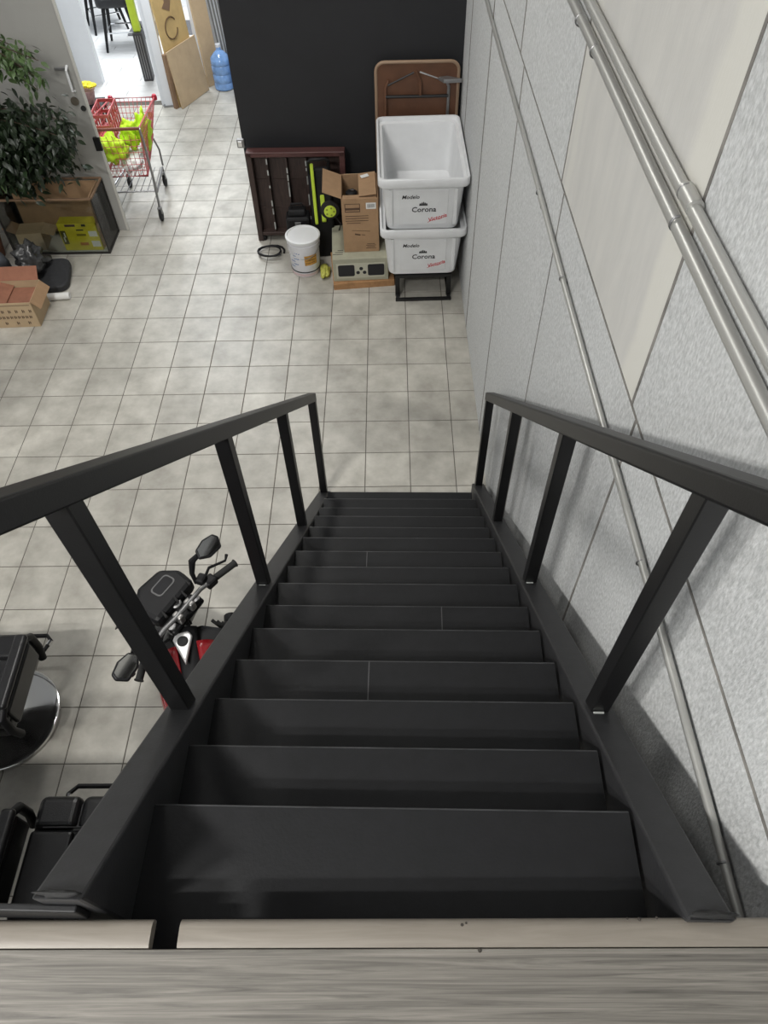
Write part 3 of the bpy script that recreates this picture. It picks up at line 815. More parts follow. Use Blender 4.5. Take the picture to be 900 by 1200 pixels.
# body
def seat(u, v):
    y = -0.08 - 0.74 * u
    wd = 0.09 + 0.05 * math.sin(PI * u)
    return ((v - 0.5) * 2 * wd, y, 0.84 + 0.07 * u + 0.05 * (u > 0.55) - 0.05 * (2 * v - 1) ** 2 - 0.03 * math.sin(PI * u))
MB().grid(16, 8, seat).build('seat', LEATH, mc, True, solid=0.06)
MB().box((0, 0.10, 0.45), (0.26, 0.36, 0.32)).build('engine', GREYM, mc, bev=0.04)
MB().lathe([(0, -0.15), (0.09, -0.15), (0.1, -0.13), (0.1, 0.13), (0.09, 0.15), (0, 0.15)], 20, T(0, 0.02, 0.38) @ RY(PI / 2)).build('clutch_cover', BPLAS, mc, True)
MB().box((0, 0.22, 0.66), (0.12, 0.16, 0.2), None, (0.35, 0, 0)).build('cylinder', GREYM, mc, bev=0.02)
for s in (1, -1):
    MB().tube([(s * 0.03, 0.40, 0.95), (s * 0.12, 0.24, 0.86), (s * 0.12, -0.10, 0.78), (s * 0.11, -0.62, 0.86)], 0.017, 8).build('frame_tube', BPLAS, mc, True)
    MB().tube([(s * 0.03, 0.40, 0.85), (s * 0.11, 0.30, 0.50), (s * 0.11, 0.05, 0.24), (s * 0.10, -0.22, 0.30)], 0.016, 8).build('frame_tube', BPLAS, mc, True)
    MB().prism([(0.42, 0.92), (0.28, 0.98), (0.10, 0.80), (0.16, 0.66), (0.36, 0.70)], s * 0.165 - 0.012, s * 0.165 + 0.012, 'x').build('shroud', BPLAS, mc, bev=0.01)
    MB().tube([(s * 0.10, -0.20, 0.36), (s * 0.09, -0.66, 0.31)], 0.02, 8).build('swingarm', GREYM, mc, True)
    MB().tube([(s * 0.11, -0.22, 0.36), (s * 0.26, -0.22, 0.34)], 0.014, 8).build('foot_peg', RUBB, mc, True)
    MB().tube([(s * 0.12, -0.55, 0.74), (s * 0.13, -0.62, 0.36)], 0.022, 8).build('rear_shock', GREYM, mc, True)
    MB().prism([(-0.05, 0.80), (-0.45, 0.84), (-0.40, 0.62), (-0.12, 0.58)], s * 0.13 - 0.01, s * 0.13 + 0.01, 'x').build('side_cover', BPLAS if s < 0 else REDP, mc, bev=0.012)
MB().tube([(0.08, 0.22, 0.55), (0.14, 0.28, 0.35), (0.15, 0.0, 0.25), (0.17, -0.35, 0.30), (0.19, -0.85, 0.42)], [0.02, 0.02, 0.025, 0.04, 0.045], 10).build('exhaust', GREYM, mc, True)
MB().prism([(-0.55, 0.86), (-0.95, 0.98), (-0.98, 0.93), (-0.60, 0.74)], -0.10, 0.10, 'x').build('tail', REDP, mc, bev=0.02)
MB().tube([(-0.12, -0.05, 0.30), (-0.26, 0.02, 0.012)], 0.012, 8).build('side_stand', BPLAS, mc, True)
def wheel(b, R, wd):
    b.lathe([(R - 0.09, -wd * 0.42), (R - 0.05, -wd * 0.5), (R - 0.015, -wd * 0.38), (R, 0), (R - 0.015, wd * 0.38), (R - 0.05, wd * 0.5), (R - 0.09, wd * 0.42), (R - 0.09, -wd * 0.42)], 32, RY(PI / 2))
    return b
def wheel_parts(parent, M, R, wd):
    t_ = MB(); wheel(t_, R, wd); t_.v = [tuple(M @ Vector(p)) for p in t_.v]
    wo = t_.build('wheel', RUBB, parent, True)
    r_ = MB().lathe([(R - 0.105, -0.04), (R - 0.085, -0.045), (R - 0.085, 0.045), (R - 0.105, 0.04), (R - 0.105, -0.04)], 32, M @ RY(PI / 2))
    r_.lathe([(0, -0.06), (0.04, -0.06), (0.04, 0.06), (0, 0.06)], 14, M @ RY(PI / 2))
    for k in range(5):
        a = k * 2 * PI / 5
        r_.tube([M @ Vector((0, 0.03 * math.cos(a), 0.03 * math.sin(a))), M @ Vector((0, (R - 0.10) * math.cos(a), (R - 0.10) * math.sin(a)))], 0.016, 6)
    r_.build('rim', GREYM, wo)
wheel_parts(mc, T(0, -0.66, 0.30), 0.30, 0.13)
FR = T(0, 0.42, 0) @ RZ(math.radians(43.7))          # steered front end: local y forward, x right
wheel_parts(mc, FR @ T(0, 0.36, 0.30), 0.30, 0.11)
for s in (1, -1):
    MB().tube([(s * 0.09, 0.0, 1.06), (s * 0.09, 0.17, 0.70), (s * 0.09, 0.36, 0.30)], [0.024, 0.024, 0.03], 10, False, FR).build('fork', GREYM, mc, True)
MB().grid(10, 4, lambda u, v: ((v - 0.5) * 0.13, 0.36 + 0.325 * math.cos(math.radians(30 + 120 * u)), 0.30 + 0.325 * math.sin(math.radians(30 + 120 * u)) - 0.03 * (2 * v - 1) ** 2), FR).build('front_fender', BPLAS, mc, True, solid=0.006)
MB().prism([(-0.11, -0.03), (0.11, -0.03), (0.10, 0.05), (-0.10, 0.05)], 1.04, 1.075, 'z', FR).build('triple_clamp', BPLAS, mc, bev=0.012)
for s in (1, -1):
    MB().lathe([(0, 0), (0.02, 0), (0.02, 0.012), (0, 0.014)], 12, FR @ T(s * 0.085, 0.0, 1.075)).build('fork_cap', GREYM, mc, True)
    MB().box((s * 0.04, -0.012, 1.105), (0.032, 0.05, 0.055), FR).build('bar_clamp', mat('worn_steel', (0.32, 0.31, 0.30), 0.35, 0.7, 0.2, 40), mc, bev=0.008)
ig = MB().lathe([(0, 0), (0.027, 0), (0.027, 0.012), (0.02, 0.016), (0, 0.014)], 18, FR @ T(0.02, 0.065, 1.075)).build('ignition_ring', GREYM, mc, True)
MB().lathe([(0, 0), (0.018, 0), (0.018, 0.003), (0, 0.003)], 14, FR @ T(0.02, 0.065, 1.090)).build('key_slot', RUBB, ig, True)
bar = [(-0.361, -0.048, 1.085), (-0.255, 0.0, 1.10), (-0.13, -0.004, 1.125), (-0.06, -0.012, 1.125), (0.06, -0.012, 1.125), (0.12, -0.012, 1.125), (0.21, -0.018, 1.10), (0.333, -0.045, 1.09)]
MB().tube(bar, 0.0115, 10, False, FR).build('handlebar', GREYM, mc, True)
for s, a, b_ in ((1, (0.216, -0.019, 1.10), (0.333, -0.045, 1.09)), (-1, (-0.258, -0.002, 1.10), (-0.361, -0.048, 1.085))):
    a, b_ = Vector(a), Vector(b_)
    MB().tube([a, a.lerp(b_, 0.05), a.lerp(b_, 0.95), b_, b_ + (b_ - a) * 0.03], [0.016, 0.017, 0.017, 0.021, 0.021], 12, False, FR).build('grip', RUBB, mc, True)
    MB().box(tuple(a.lerp(b_, -0.25)), (0.06, 0.055, 0.045), FR, (0, 0, -s * 0.15)).build('switch_housing', BPLAS, mc, bev=0.01)
    MB().tube([a + Vector((-s * 0.02, 0.045, 0)), a + Vector((s * 0.03, 0.062, 0)), b_ + Vector((-s * 0.01, 0.05 if s > 0 else 0.036, 0)), b_ + Vector((s * 0.02, 0.066, 0)) if s > 0 else b_ + Vector((0.0, 0.042, 0))], [0.008, 0.0075, 0.006, 0.009], 8, False, FR).build('lever', BPLAS, mc, True)
MB().box((0.165, 0.015, 1.13), (0.055, 0.045, 0.04), FR, (0, 0, 0.2)).build('brake_reservoir', BPLAS, mc, bev=0.012)
# mirrors: stem and slanted teardrop head
for s, stem, p0, p1 in ((1, [(0.141, 0.03, 1.12), (0.15, 0.045, 1.18), (0.175, 0.045, 1.25), (0.20, 0.02, 1.285)], (0.188, 0.018, 1.29), (0.318, -0.012, 1.30)),
                        (-1, [(-0.169, 0.02, 1.12), (-0.21, 0.03, 1.18), (-0.27, -0.01, 1.24), (-0.32, -0.052, 1.275)], (-0.312, -0.055, 1.28), (-0.45, -0.086, 1.28))):
    MB().tube(stem, [0.009, 0.012, 0.017, 0.012], 8, False, FR).build('mirror_stem', BPLAS, mc, True)
    poly = [(-0.068, -0.02), (-0.055, 0.022), (0.0, 0.042), (0.055, 0.036), (0.07, 0.01), (0.05, -0.038), (-0.02, -0.046)]
    p0, p1 = Vector(p0), Vector(p1)
    d = p1 - p0
    Mm = FR @ T(*((p0 + p1) / 2)) @ RZ(math.atan2(d.y, d.x)) @ Matrix.Diagonal((1, s, 1, 1)) @ RX(math.radians(25))
    mh = MB().prism(poly, -0.014, 0.010, 'z', Mm).build('mirror', BPLAS, mc, bev=0.007)
    MB().prism([(x * 0.84, y * 0.8) for (x, y) in poly], 0.0095, 0.0115, 'z', Mm).build('mirror_glass', mat('mirror_glass', (0.8, 0.8, 0.78), 0.06, 1.0), mh)
# console and headlight
cs = MB().prism([(-0.11, 0.055), (0.15, 0.055), (0.17, 0.16), (0.12, 0.25), (-0.02, 0.27), (-0.11, 0.20)], 1.03, 1.11, 'z', FR).build('console', BPLAS, mc, bev=0.025)
MB().prism(rrect(0.115, 0.07, 0.02, 4, 0.055, 0.165), 1.109, 1.1125, 'z', FR).build('display_bezel', mat('dark_bezel', (0.10, 0.10, 0.10), 0.4), cs, bev=0.001)
MB().prism(rrect(0.10, 0.056, 0.016, 4, 0.055, 0.165), 1.112, 1.1135, 'z', FR).build('display', mat('dark_display', (0.02, 0.02, 0.022), 0.15), cs)
MB().prism([(-0.10, 0.20), (0.12, 0.20), (0.07, 0.30), (-0.05, 0.30)], 0.84, 1.03, 'z', FR).build('headlight', BPLAS, mc, bev=0.03)
MB().prism([(-0.05, 0.295), (0.07, 0.295), (0.06, 0.308), (-0.04, 0.308)], 0.87, 0.98, 'z', FR).build('lens', mat('clear_lens', (0.5, 0.5, 0.5), 0.1, 0.3), mc, bev=0.006)
for k, (x, y) in enumerate(((0.06, 0.02), (-0.07, 0.03), (0.12, 0.05), (0.02, 0.04))):
    MB().tube([(x, y, 1.12), (x + 0.02, y + 0.06, 1.10), (x * 0.4, 0.10, 1.02), (x * 0.2 + 0.02, 0.06, 0.85)], 0.006, 6, False, FR).build('cable', RUBB, mc, True)
for k in range(4):
    MB().tube([(0.10 + 0.02 * k, 0.44, 0.92 - 0.02 * k), (0.15 + 0.01 * k, 0.40, 0.86), (0.17, 0.30 - 0.03 * k, 0.80), (0.15, 0.15, 0.72)], 0.009, 6).build('wire_loom', RUBB, mc, True)
for (x, y) in ((0.18, 0.47), (-0.18, 0.47)):
    MB().lathe([(0, -0.03), (0.03, -0.02), (0.034, 0.02), (0, 0.03)], 12, T(x, y, 0.84) @ RX(PI / 2)).build('turn_signal', BPLAS, mc, True)

# ================================================================== BARBER CHAIRS
def barber_chair(loc, rz, label):
    c = empty('barber_chair', loc, rz, label, 'chair', 'barber chairs')
    MB().lathe([(0.0, 0.0), (0.30, 0.0), (0.315, 0.012), (0.31, 0.026), (0.285, 0.034), (0.27, 0.030), (0.12, 0.055), (0.07, 0.075), (0.0, 0.075)], 48).build('base_disc', CHROME, c, True)
    MB().lathe([(0, 0.07), (0.06, 0.07), (0.055, 0.26), (0.038, 0.26), (0.038, 0.40), (0, 0.40)], 24).build('column', CHROME, c, True)
    MB().box((0, 0, 0.405), (0.40, 0.40, 0.04)).build('seat_frame', BPLAS, c, bev=0.01)
    MB().tube([(-0.06, -0.02, 0.16), (-0.20, -0.12, 0.19), (-0.34, -0.16, 0.26)], 0.011, 8).build('pump_lever', CHROME, c, True)
    sc_ = MB().box((0, -0.01, 0.47), (0.62, 0.52, 0.10)).build('seat_cushion', LEATH, c, bev=0.03, seg=4)
    for k in range(3):
        MB().box((-0.205 + 0.205 * k, -0.075, 0.525), (0.20, 0.37, 0.05)).build('seat_panel', LEATH, sc_, bev=0.018, seg=3)
        MB().box((-0.205 + 0.205 * k, 0.19, 0.505), (0.20, 0.155, 0.085)).build('seat_panel', LEATH, sc_, bev=0.035, seg=4)
    MB().tube([(-0.25, 0.122, 0.545), (0.25, 0.122, 0.545)], 0.0045, 6).build('piping', LEATH, sc_, True)
    bkm = T(0, -0.27, 0.50) @ RX(math.radians(12))
    bc = MB().box((0, -0.05, 0.28), (0.50, 0.10, 0.52), bkm).build('backrest', LEATH, c, bev=0.035, seg=4)
    for k in range(3):
        MB().box((-0.155 + 0.155 * k, 0.005, 0.28), (0.15, 0.04, 0.48), bkm).build('back_panel', LEATH, bc, bev=0.015, seg=3)
    MB().box((0, -0.05, 0.63), (0.28, 0.09, 0.15), bkm).build('headrest', LEATH, c, bev=0.03, seg=4)
    MB().tube([bkm @ Vector((0, -0.06, 0.5)), bkm @ Vector((0, -0.06, 0.62))], 0.012, 8).build('headrest_post', CHROME, c, True)
    for s in (1, -1):
        loop = [(0.16, 0.44), (0.19, 0.52), (0.19, 0.63), (0.14, 0.69), (-0.20, 0.69), (-0.27, 0.66), (-0.28, 0.54), (-0.26, 0.44)]
        MB().tube([(s * 0.345, y, z) for (y, z) in loop], 0.022, 10).build('arm_frame', BPLAS, c, True)
        MB().box((s * 0.345, -0.04, 0.575), (0.03, 0.38, 0.15)).build('arm_panel', LEATH, c, bev=0.015, seg=3)
        MB().box((s * 0.345, -0.04, 0.71), (0.065, 0.40, 0.04)).build('arm_pad', LEATH, c, bev=0.018, seg=4)
    MB().tube([(-0.10, 0.15, 0.40), (-0.27, 0.27, 0.31), (-0.285, 0.345, 0.29), (-0.25, 0.385, 0.28), (0.25, 0.385, 0.28), (0.285, 0.345, 0.29), (0.27, 0.27, 0.31), (0.10, 0.15, 0.40)], 0.0125, 10).build('footrest_bar', BPLAS, c, True)
    for s in (1, -1):
        MB().tube([(s * 0.278, 0.31, 0.299), (s * 0.285, 0.343, 0.29)], 0.0135, 8).build('footrest_sleeve', CHROME, c, True)
    return c
barber_chair((-2.06, -2.05, 0), 0.03, 'black leather barber chair whose round chrome base shows on the lit tiles')
barber_chair((-1.165, -2.90, 0), 0.0, 'black leather barber chair with stitched seat under the landing edge')

# ================================================================== LEFT CORNER: glass tank, plant, cartons
gk = empty('glass_tank', (-3.02, 2.87, 0), 0.0, 'dark framed glass tank on the floor in front of the grey door', 'tank')
GW, GD, GH = 0.93, 0.38, 0.56
TKF = mat('tank_frame', (0.018, 0.016, 0.014), 0.5)
for sx in (-1, 1):
    for sy in (-1, 1):
        MB().box((sx * GW / 2, sy * GD / 2, GH / 2), (0.014, 0.014, GH)).build('upright', TKF, gk)
for z in (0.008, GH):
    for sy in (-1, 1):
        MB().box((0, sy * GD / 2, z), (GW, 0.015, 0.016)).build('frame_bar', TKF if z < 0.1 else CARDD, gk)
    for sx in (-1, 1):
        MB().box((sx * GW / 2, 0, z), (0.015, GD, 0.016)).build('frame_bar', TKF if z < 0.1 else CARDD, gk)
GLS = bpy.data.materials.new('tank_glass')
GLS.use_nodes = True
nt = GLS.node_tree
nt.nodes.remove(nt.nodes['Principled BSDF'])
mx = nt.nodes.new('ShaderNodeMixShader')
tr_ = nt.nodes.new('ShaderNodeBsdfTransparent'); tr_.inputs[0].default_value = (0.86, 0.88, 0.86, 1)
gl_ = nt.nodes.new('ShaderNodeBsdfGlossy'); gl_.inputs['Roughness'].default_value = 0.05
fz = nt.nodes.new('ShaderNodeFresnel'); fz.inputs[0].default_value = 1.45
nt.links.new(fz.outputs[0], mx.inputs[0]); nt.links.new(tr_.outputs[0], mx.inputs[1]); nt.links.new(gl_.outputs[0], mx.inputs[2])
nt.links.new(mx.outputs[0], nt.nodes['Material Output'].inputs[0])
MB().box((0, -GD / 2, GH / 2), (GW - 0.014, 0.004, GH - 0.02)).build('pane', GLS, gk)
MB().box((GW / 2, 0, GH / 2), (0.004, GD - 0.014, GH - 0.02)).build('pane', GLS, gk)
MB().box((-GW / 2, 0, GH / 2), (0.004, GD - 0.014, GH - 0.02)).build('pane', GLS, gk)
MB().box((0, GD / 2, GH / 2), (GW - 0.014, 0.004, GH - 0.02)).build('pane', GLS, gk)
MB().box((0, 0, 0.02), (GW - 0.02, GD - 0.02, 0.012)).build('tank_bottom', mat('white_tank_base', (0.6, 0.6, 0.56), 0.6), gk)
cs1 = MB().box((-3.03, 3.02, 0.30), (0.84, 0.012, 0.50), None, (-0.05, 0, 0)).build('cardboard_sheet', CARD)
tag(cs1, 'large brown cardboard sheet standing against the back pane inside the glass tank', 'cardboard')
cs2 = MB().box((-2.595, 2.87, 0.30), (0.010, 0.33, 0.50)).build('cardboard_sheet', CARD)
tag(cs2, 'narrow brown cardboard sheet standing against the end pane of the glass tank', 'cardboard')
cx_ = empty('open_carton', (-3.30, 2.80, 0.028), 0.1, 'open brown carton lying inside the glass tank beside the yellow box', 'box')
b = MB(); b.box((0, 0, 0.09), (0.24, 0.2, 0.18)); b.build('carton', CARD2, cx_, bev=0.003)
MB().box((0.06, 0, 0), (0.12, 0.18, 0.005), T(0.12, 0, 0.18) @ RY(math.radians(20))).build('flap', CARD2, cx_)
MB().box((-0.06, 0, 0), (0.12, 0.18, 0.005), T(-0.12, 0, 0.18) @ RY(math.radians(30))).build('flap', CARD, cx_)
YB = mat('yellow_carton', (0.68, 0.59, 0.03), 0.6, 0, 0.1, 10)
yb_ = empty('yellow_box', (-2.795, 2.76, 0.028), 0.0, 'yellow printed carton inside the glass tank', 'box')
MB().box((0, 0, 0.14), (0.37, 0.13, 0.28)).build('carton', YB, yb_, bev=0.003)
for (x, z, w_, h_, m_) in ((-0.06, 0.262, 0.10, 0.022, mat('purple_ink', (0.08, 0.03, 0.06), 0.6)), (0.07, 0.262, 0.04, 0.022, INK), (0.02, 0.215, 0.07, 0.012, INK), (0.02, 0.165, 0.09, 0.022, mat('olive_ink', (0.24, 0.2, 0.02), 0.6)),
                           (0.02, 0.07, 0.08, 0.03, mat('orange_ink', (0.48, 0.18, 0.02), 0.6)), (0.135, 0.175, 0.08, 0.055, PAPER), (0.135, 0.07, 0.08, 0.06, PAPER), (-0.15, 0.14, 0.05, 0.14, mat('dark_olive_ink', (0.1, 0.09, 0.02), 0.6))):
    MB().box((x, -0.0665, z), (w_, 0.002, h_)).build('print', m_, yb_)
for (x, z) in ((-0.155, 0.12), (-0.14, 0.165)):
    MB().box((x, -0.068, z), (0.012, 0.001, 0.05)).build('print', PAPER, yb_)

# small printed carton, paper roll, bags
sc1 = empty('printed_carton', (-3.105, 1.72, 0), 0.04, 'open brown carton with rows of printed marks on its front, on the floor', 'box')
W, D, H = 0.37, 0.33, 0.25
b = MB()
b.box((0, -D / 2, H / 2), (W, 0.006, H)).box((0, D / 2, H / 2), (W, 0.006, H)).box((-W / 2, 0, H / 2), (0.006, D, H)).box((W / 2, 0, H / 2), (0.006, D, H)).box((0, 0, 0.004), (W, D, 0.008))
b.build('carton', CARD2, sc1)
RCD = mat('reddish_cardboard', (0.30, 0.13, 0.08), 0.85, 0, 0.15, 10)
MB().box((0.05, 0, 0), (0.10, 0.32, 0.005), T(W / 2, 0, H) @ RY(math.radians(48))).build('flap', CARD, sc1)
MB().box((-0.07, 0, 0), (0.14, 0.32, 0.005), T(-W / 2, 0, H) @ RY(math.radians(-160))).build('flap', RCD, sc1)
MB().box((0, 0.06, 0), (0.35, 0.12, 0.005), T(0, D / 2, H) @ RX(math.radians(50))).build('flap', RCD, sc1)
MB().box((0, 0, 0.16), (W - 0.02, D - 0.02, 0.06)).build('filling', RCD, sc1, bev=0.01)
b = MB()
for (z, n_, h_) in ((0.165, 5, 0.03), (0.105, 9, 0.028), (0.045, 3, 0.028)):
    for k in range(n_):
        x = -0.15 + 0.30 * (k + 0.5) / n_ + (0.03 if n_ == 5 else 0)
        b.box((x, -D / 2 - 0.004, z), (0.008, 0.0015, h_)).box((x + 0.013, -D / 2 - 0.004, z), (0.007, 0.0015, h_ * 0.8))
b.box((0.02, -D / 2 - 0.004, 0.225), (0.30, 0.0015, 0.004))
b.build('printed_marks', INKB, sc1)['kind'] = 'stuff'
pr_ = MB().lathe([(0.012, -0.10), (0.030, -0.10), (0.032, -0.097), (0.032, 0.097), (0.030, 0.10), (0.012, 0.10), (0.012, -0.10)], 20, T(-2.85, 1.95, 0.033) @ RZ(0.1) @ RY(PI / 2)).build('paper_roll', PAPER, None, True)
tag(pr_, 'white paper roll lying beside the printed carton', 'paper roll')
cu_ = MB().prism(rrect(0.34, 0.42, 0.09, 5), 0, 0.07, 'z', T(-2.99, 2.24, 0.022) @ RZ(0.15) @ RX(0.10) @ RY(0.02)).build('seat_pad', mat('charcoal_fabric', (0.028, 0.029, 0.032), 0.7, 0, 0.2, 30), None, False, 0.02, 3)
tag(cu_, 'charcoal rounded seat pad lying on the floor behind the printed carton', 'cushion')
pb = blob('plastic_bag', (-3.13, 2.27, 0.205), (0.12, 0.13, 0.12), 9, mat('clear_dark_plastic', (0.045, 0.045, 0.046), 0.25, 0, 0.6, 14, spec=0.6), None, 0.7, 2.5, 28, 18, 0.118)
tag(pb, 'crumpled shiny plastic bag on the charcoal pad', 'bag')
gb2 = blob('cloth_bag', (-3.50, 2.12, 0.14), (0.17, 0.2, 0.2), 12, mat('grey_blue_cloth', (0.06, 0.065, 0.075), 0.8, 0, 0.3, 10), None, 0.5, 2.0, 28, 18, 0.0)
tag(gb2, 'grey cloth bag slumped on the floor left of the plastic bag', 'bag')
# plant: pot behind the tank, trunk, branches, leaves
LEAF = mat('dark_green_leaf', (0.026, 0.046, 0.018), 0.38, 0, 0, 9, 0, 60, None, (0.014, 0.026, 0.012), 4, None, 0.35)
LEAF2 = mat('fresh_green_leaf', (0.085, 0.14, 0.045), 0.4, 0, 0, 9, 0, 60, None, (0.05, 0.09, 0.03), 4, None, 0.3)
BARK = mat('brown_bark', (0.07, 0.045, 0.03), 0.85, 0, 0.3, 20, 0.4, 50)
pl = empty('potted_ficus', (-3.70, 2.66, 0), 0, 'leafy green ficus plant spreading over the glass tank', 'plant')
MB().lathe([(0, 0), (0.11, 0), (0.15, 0.26), (0.165, 0.26), (0.165, 0.30), (0.145, 0.30), (0.14, 0.25), (0, 0.24)], 28).build('pot', mat('terracotta', (0.16, 0.07, 0.04), 0.8, 0, 0.15, 10), pl, True)
MB().tube([(0, 0, 0.24), (0.02, 0.01, 0.55), (0.0, 0.03, 0.9), (0.05, 0.05, 1.4), (0.10, 0.06, 2.0)], [0.022, 0.019, 0.016, 0.012, 0.008], 8).build('trunk', BARK, pl, True)
rng = random.Random(11)
branches = []
def branch(p0, p1, sag):
    p0, p1 = Vector(p0), Vector(p1)
    pts = [p0.lerp(p1, t / 6) + Vector((0, 0, sag * math.sin(PI * t / 6))) for t in range(7)]
    branches.append(pts)
    MB().tube(pts, [0.008 - 0.0009 * i for i in range(7)], 6).build('branch', BARK, pl, True)
# dense lower crown and a lighter upper spray, both reaching to the right over the tank
for k in range(22):
    a = rng.uniform(-0.5, 0.8)
    L_ = rng.uniform(0.5, 1.2)
    z0 = rng.uniform(0.78, 1.22)
    branch((0.02, 0.04, z0), (L_ * math.cos(a * 0.5) , 0.04 + 0.30 * math.sin(a) * L_, z0 + rng.uniform(-0.28, 0.10)), rng.uniform(0.04, 0.16))
nlow = len(branches)
for k in range(8):
    branch((0.09, 0.06, 1.92), (0.92 + 0.36 * rng.random(), 0.05 + 0.14 * rng.uniform(-1, 1), 1.52 + 0.22 * rng.random()), rng.uniform(0.05, 0.14))
lm_ = MB()
def leaf_fn(u, v):
    wv = math.sin(PI * (u ** 0.75)) * 0.5
    return (u, (v - 0.5) * wv * 0.86, -0.18 * u * u - 0.10 * abs(v - 0.5) * -1 * wv)
lm_.grid(5, 2, leaf_fn)
def leafmesh(m_):
    me = bpy.data.meshes.new('leaf')
    me.from_pydata(lm_.v, [], lm_.f)
    me.polygons.foreach_set('use_smooth', [True] * len(me.polygons))
    me.materials.append(m_)
    return me
LM1, LM2 = leafmesh(LEAF), leafmesh(LEAF2)
fol, fol2 = MB(), MB()
cnt = 0
for bi, pts in enumerate(branches):
    up = bi >= nlow
    for k in range(300 if not up else 75):
        t = (rng.random() ** 0.7)
        i = min(5, int(t * 6)); fr_ = t * 6 - i
        p = pts[i].lerp(pts[i + 1], fr_)
        sp = 0.06 if up else 0.13
        p = p + Vector((rng.gauss(0, sp * 0.5), rng.gauss(0, sp * 0.6), rng.gauss(0, sp * 0.5)))
        if p.y > 0.56: p.y = 0.56 - 0.1 * rng.random()
        if p.z < 0.62 and p.x > 0.1: p.z = 0.62 + 0.14 * rng.random()
        s_ = rng.uniform(0.055, 0.095)
        ang = rng.uniform(-2.2, 1.2)
        rot = (rng.gauss(0, 0.5), rng.uniform(0.0, 1.3), ang)
        if k < 9:
            share('leaf', LM2 if (up or rng.random() < 0.2) else LM1, p, pl, rot, (s_ * 1.1,) * 3)
            cnt += 1
        else:
            (fol2 if up else fol).add(lm_.v, lm_.f, T(*p) @ Euler(rot).to_matrix().to_4x4() @ Matrix.Scale(s_, 4))
o = fol.build('foliage', LEAF, pl); o['kind'] = 'stuff'
o = fol2.build('foliage', LEAF2, pl); o['kind'] = 'stuff'

# ================================================================== SHOPPING CART in the passage
ct = empty('shopping_cart', (-2.40, 3.25, 0), 0.04, 'red wire shopping cart standing in the passage behind the grey door', 'cart')
# local: y forward (away), x right; basket front (far end) at y = 0.95
def bl_(u, v, s):   # left/right side: u along y, v up
    wb, wt = 0.20, 0.275
    fb = 1 - 0.18 * u
    x = s * (wb + (wt - wb) * v) * fb
    y = 0.10 - 0.10 * v + (0.70 + 0.30 * v) * u
    z = 0.42 + 0.08 * u * (1 - v) + v * (0.50 - 0.14 * u)
    return Vector((x, y, z))
for s in (-1, 1):
    b = MB()
    for k in range(19):
        u = k / 18
        b.tube([bl_(u, 0, s), bl_(u, 1, s)], 0.0028, 4)
    for v in (0.15, 0.3, 0.45, 0.6, 0.75, 0.9):
        b.tube([bl_(0, v, s), bl_(1, v, s)], 0.003, 4)
    b.build('side_wires', REDW, ct)
b = MB()
for k in range(11):
    t = k / 10 * 2 - 1
    b.tube([Vector((bl_(1, 0, 1).x * t, bl_(1, 0, 1).y, bl_(1, 0, 1).z)), Vector((bl_(1, 1, 1).x * t, bl_(1, 1, 1).y, bl_(1, 1, 1).z))], 0.0028, 4)
    b.tube([Vector((bl_(0, 0, 1).x * t, bl_(0, 0, 1).y, bl_(0, 0, 1).z)), Vector((bl_(0, 1, 1).x * t, bl_(0, 1, 1).y, bl_(0, 1, 1).z - 0.06))], 0.0028, 4)
    b.tube([Vector((bl_(0, 0, 1).x * t, bl_(0, 0, 1).y, bl_(0, 0, 1).z)), Vector((bl_(1, 0, 1).x * t, bl_(1, 0, 1).y, bl_(1, 0, 1).z))], 0.0028, 4)
for v in (0.15, 0.3, 0.45, 0.6, 0.75, 0.9):
    p = bl_(1, v, 1); b.tube([(-p.x, p.y, p.z), (p.x, p.y, p.z)], 0.003, 4)
    p = bl_(0, v * 0.85, 1); b.tube([(-p.x, p.y, p.z), (p.x, p.y, p.z)], 0.003, 4)
for u in (0.2, 0.4, 0.6, 0.8):
    p = bl_(u, 0, 1); b.tube([(-p.x, p.y, p.z), (p.x, p.y, p.z)], 0.003, 4)
b.build('end_wires', REDW, ct)
MB().tube([bl_(0, 1, -1), bl_(1, 1, -1), bl_(1, 1, 1), bl_(0, 1, 1)], 0.008, 8).build('basket_rim', REDW, ct, True)
MB().tube([bl_(0, 0, -1), bl_(1, 0, -1), bl_(1, 0, 1), bl_(0, 0, 1)], 0.012, 8, True).build('basket_base', REDW, ct, True)
for s in (-1, 1):
    p = bl_(1, 1, s)
    MB().lathe([(0, -0.03), (0.025, -0.025), (0.028, 0), (0.02, 0.025), (0, 0.03)], 12, T(*p)).build('corner_bumper', mat('red_plastic', (0.5, 0.02, 0.05), 0.4), ct, True)
    MB().tube([(s * 0.285, -0.03, 0.93), (s * 0.275, 0.03, 0.80), (s * 0.25, 0.10, 0.42), (s * 0.255, 0.02, 0.14)], 0.012, 8).build('frame_tube', GREYM, ct, True)
    MB().tube([(s * 0.25, 0.10, 0.40), (s * 0.245, 0.12, 0.24), (s * 0.20, 0.70, 0.20), (s * 0.19, 0.74, 0.14)], 0.011, 8).build('frame_tube', GREYM, ct, True)
    MB().tube([(s * 0.20, 0.74, 0.20), (s * 0.19, 0.80, 0.34), (s * 0.17, 0.76, 0.47)], 0.010, 8).build('frame_tube', GREYM, ct, True)
    for (x, y) in ((s * 0.255, 0.0), (s * 0.19, 0.70)):
        wq = MB().lathe([(0, -0.014), (0.05, -0.014), (0.062, -0.008), (0.062, 0.008), (0.05, 0.014), (0, 0.014)], 20, T(x, y, 0.062) @ RY(PI / 2)).build('caster', RUBB, ct, True)
        MB().box((x, y + 0.005, 0.105), (0.042, 0.035, 0.07)).build('fork', GREYM, wq, bev=0.006)
b = MB()
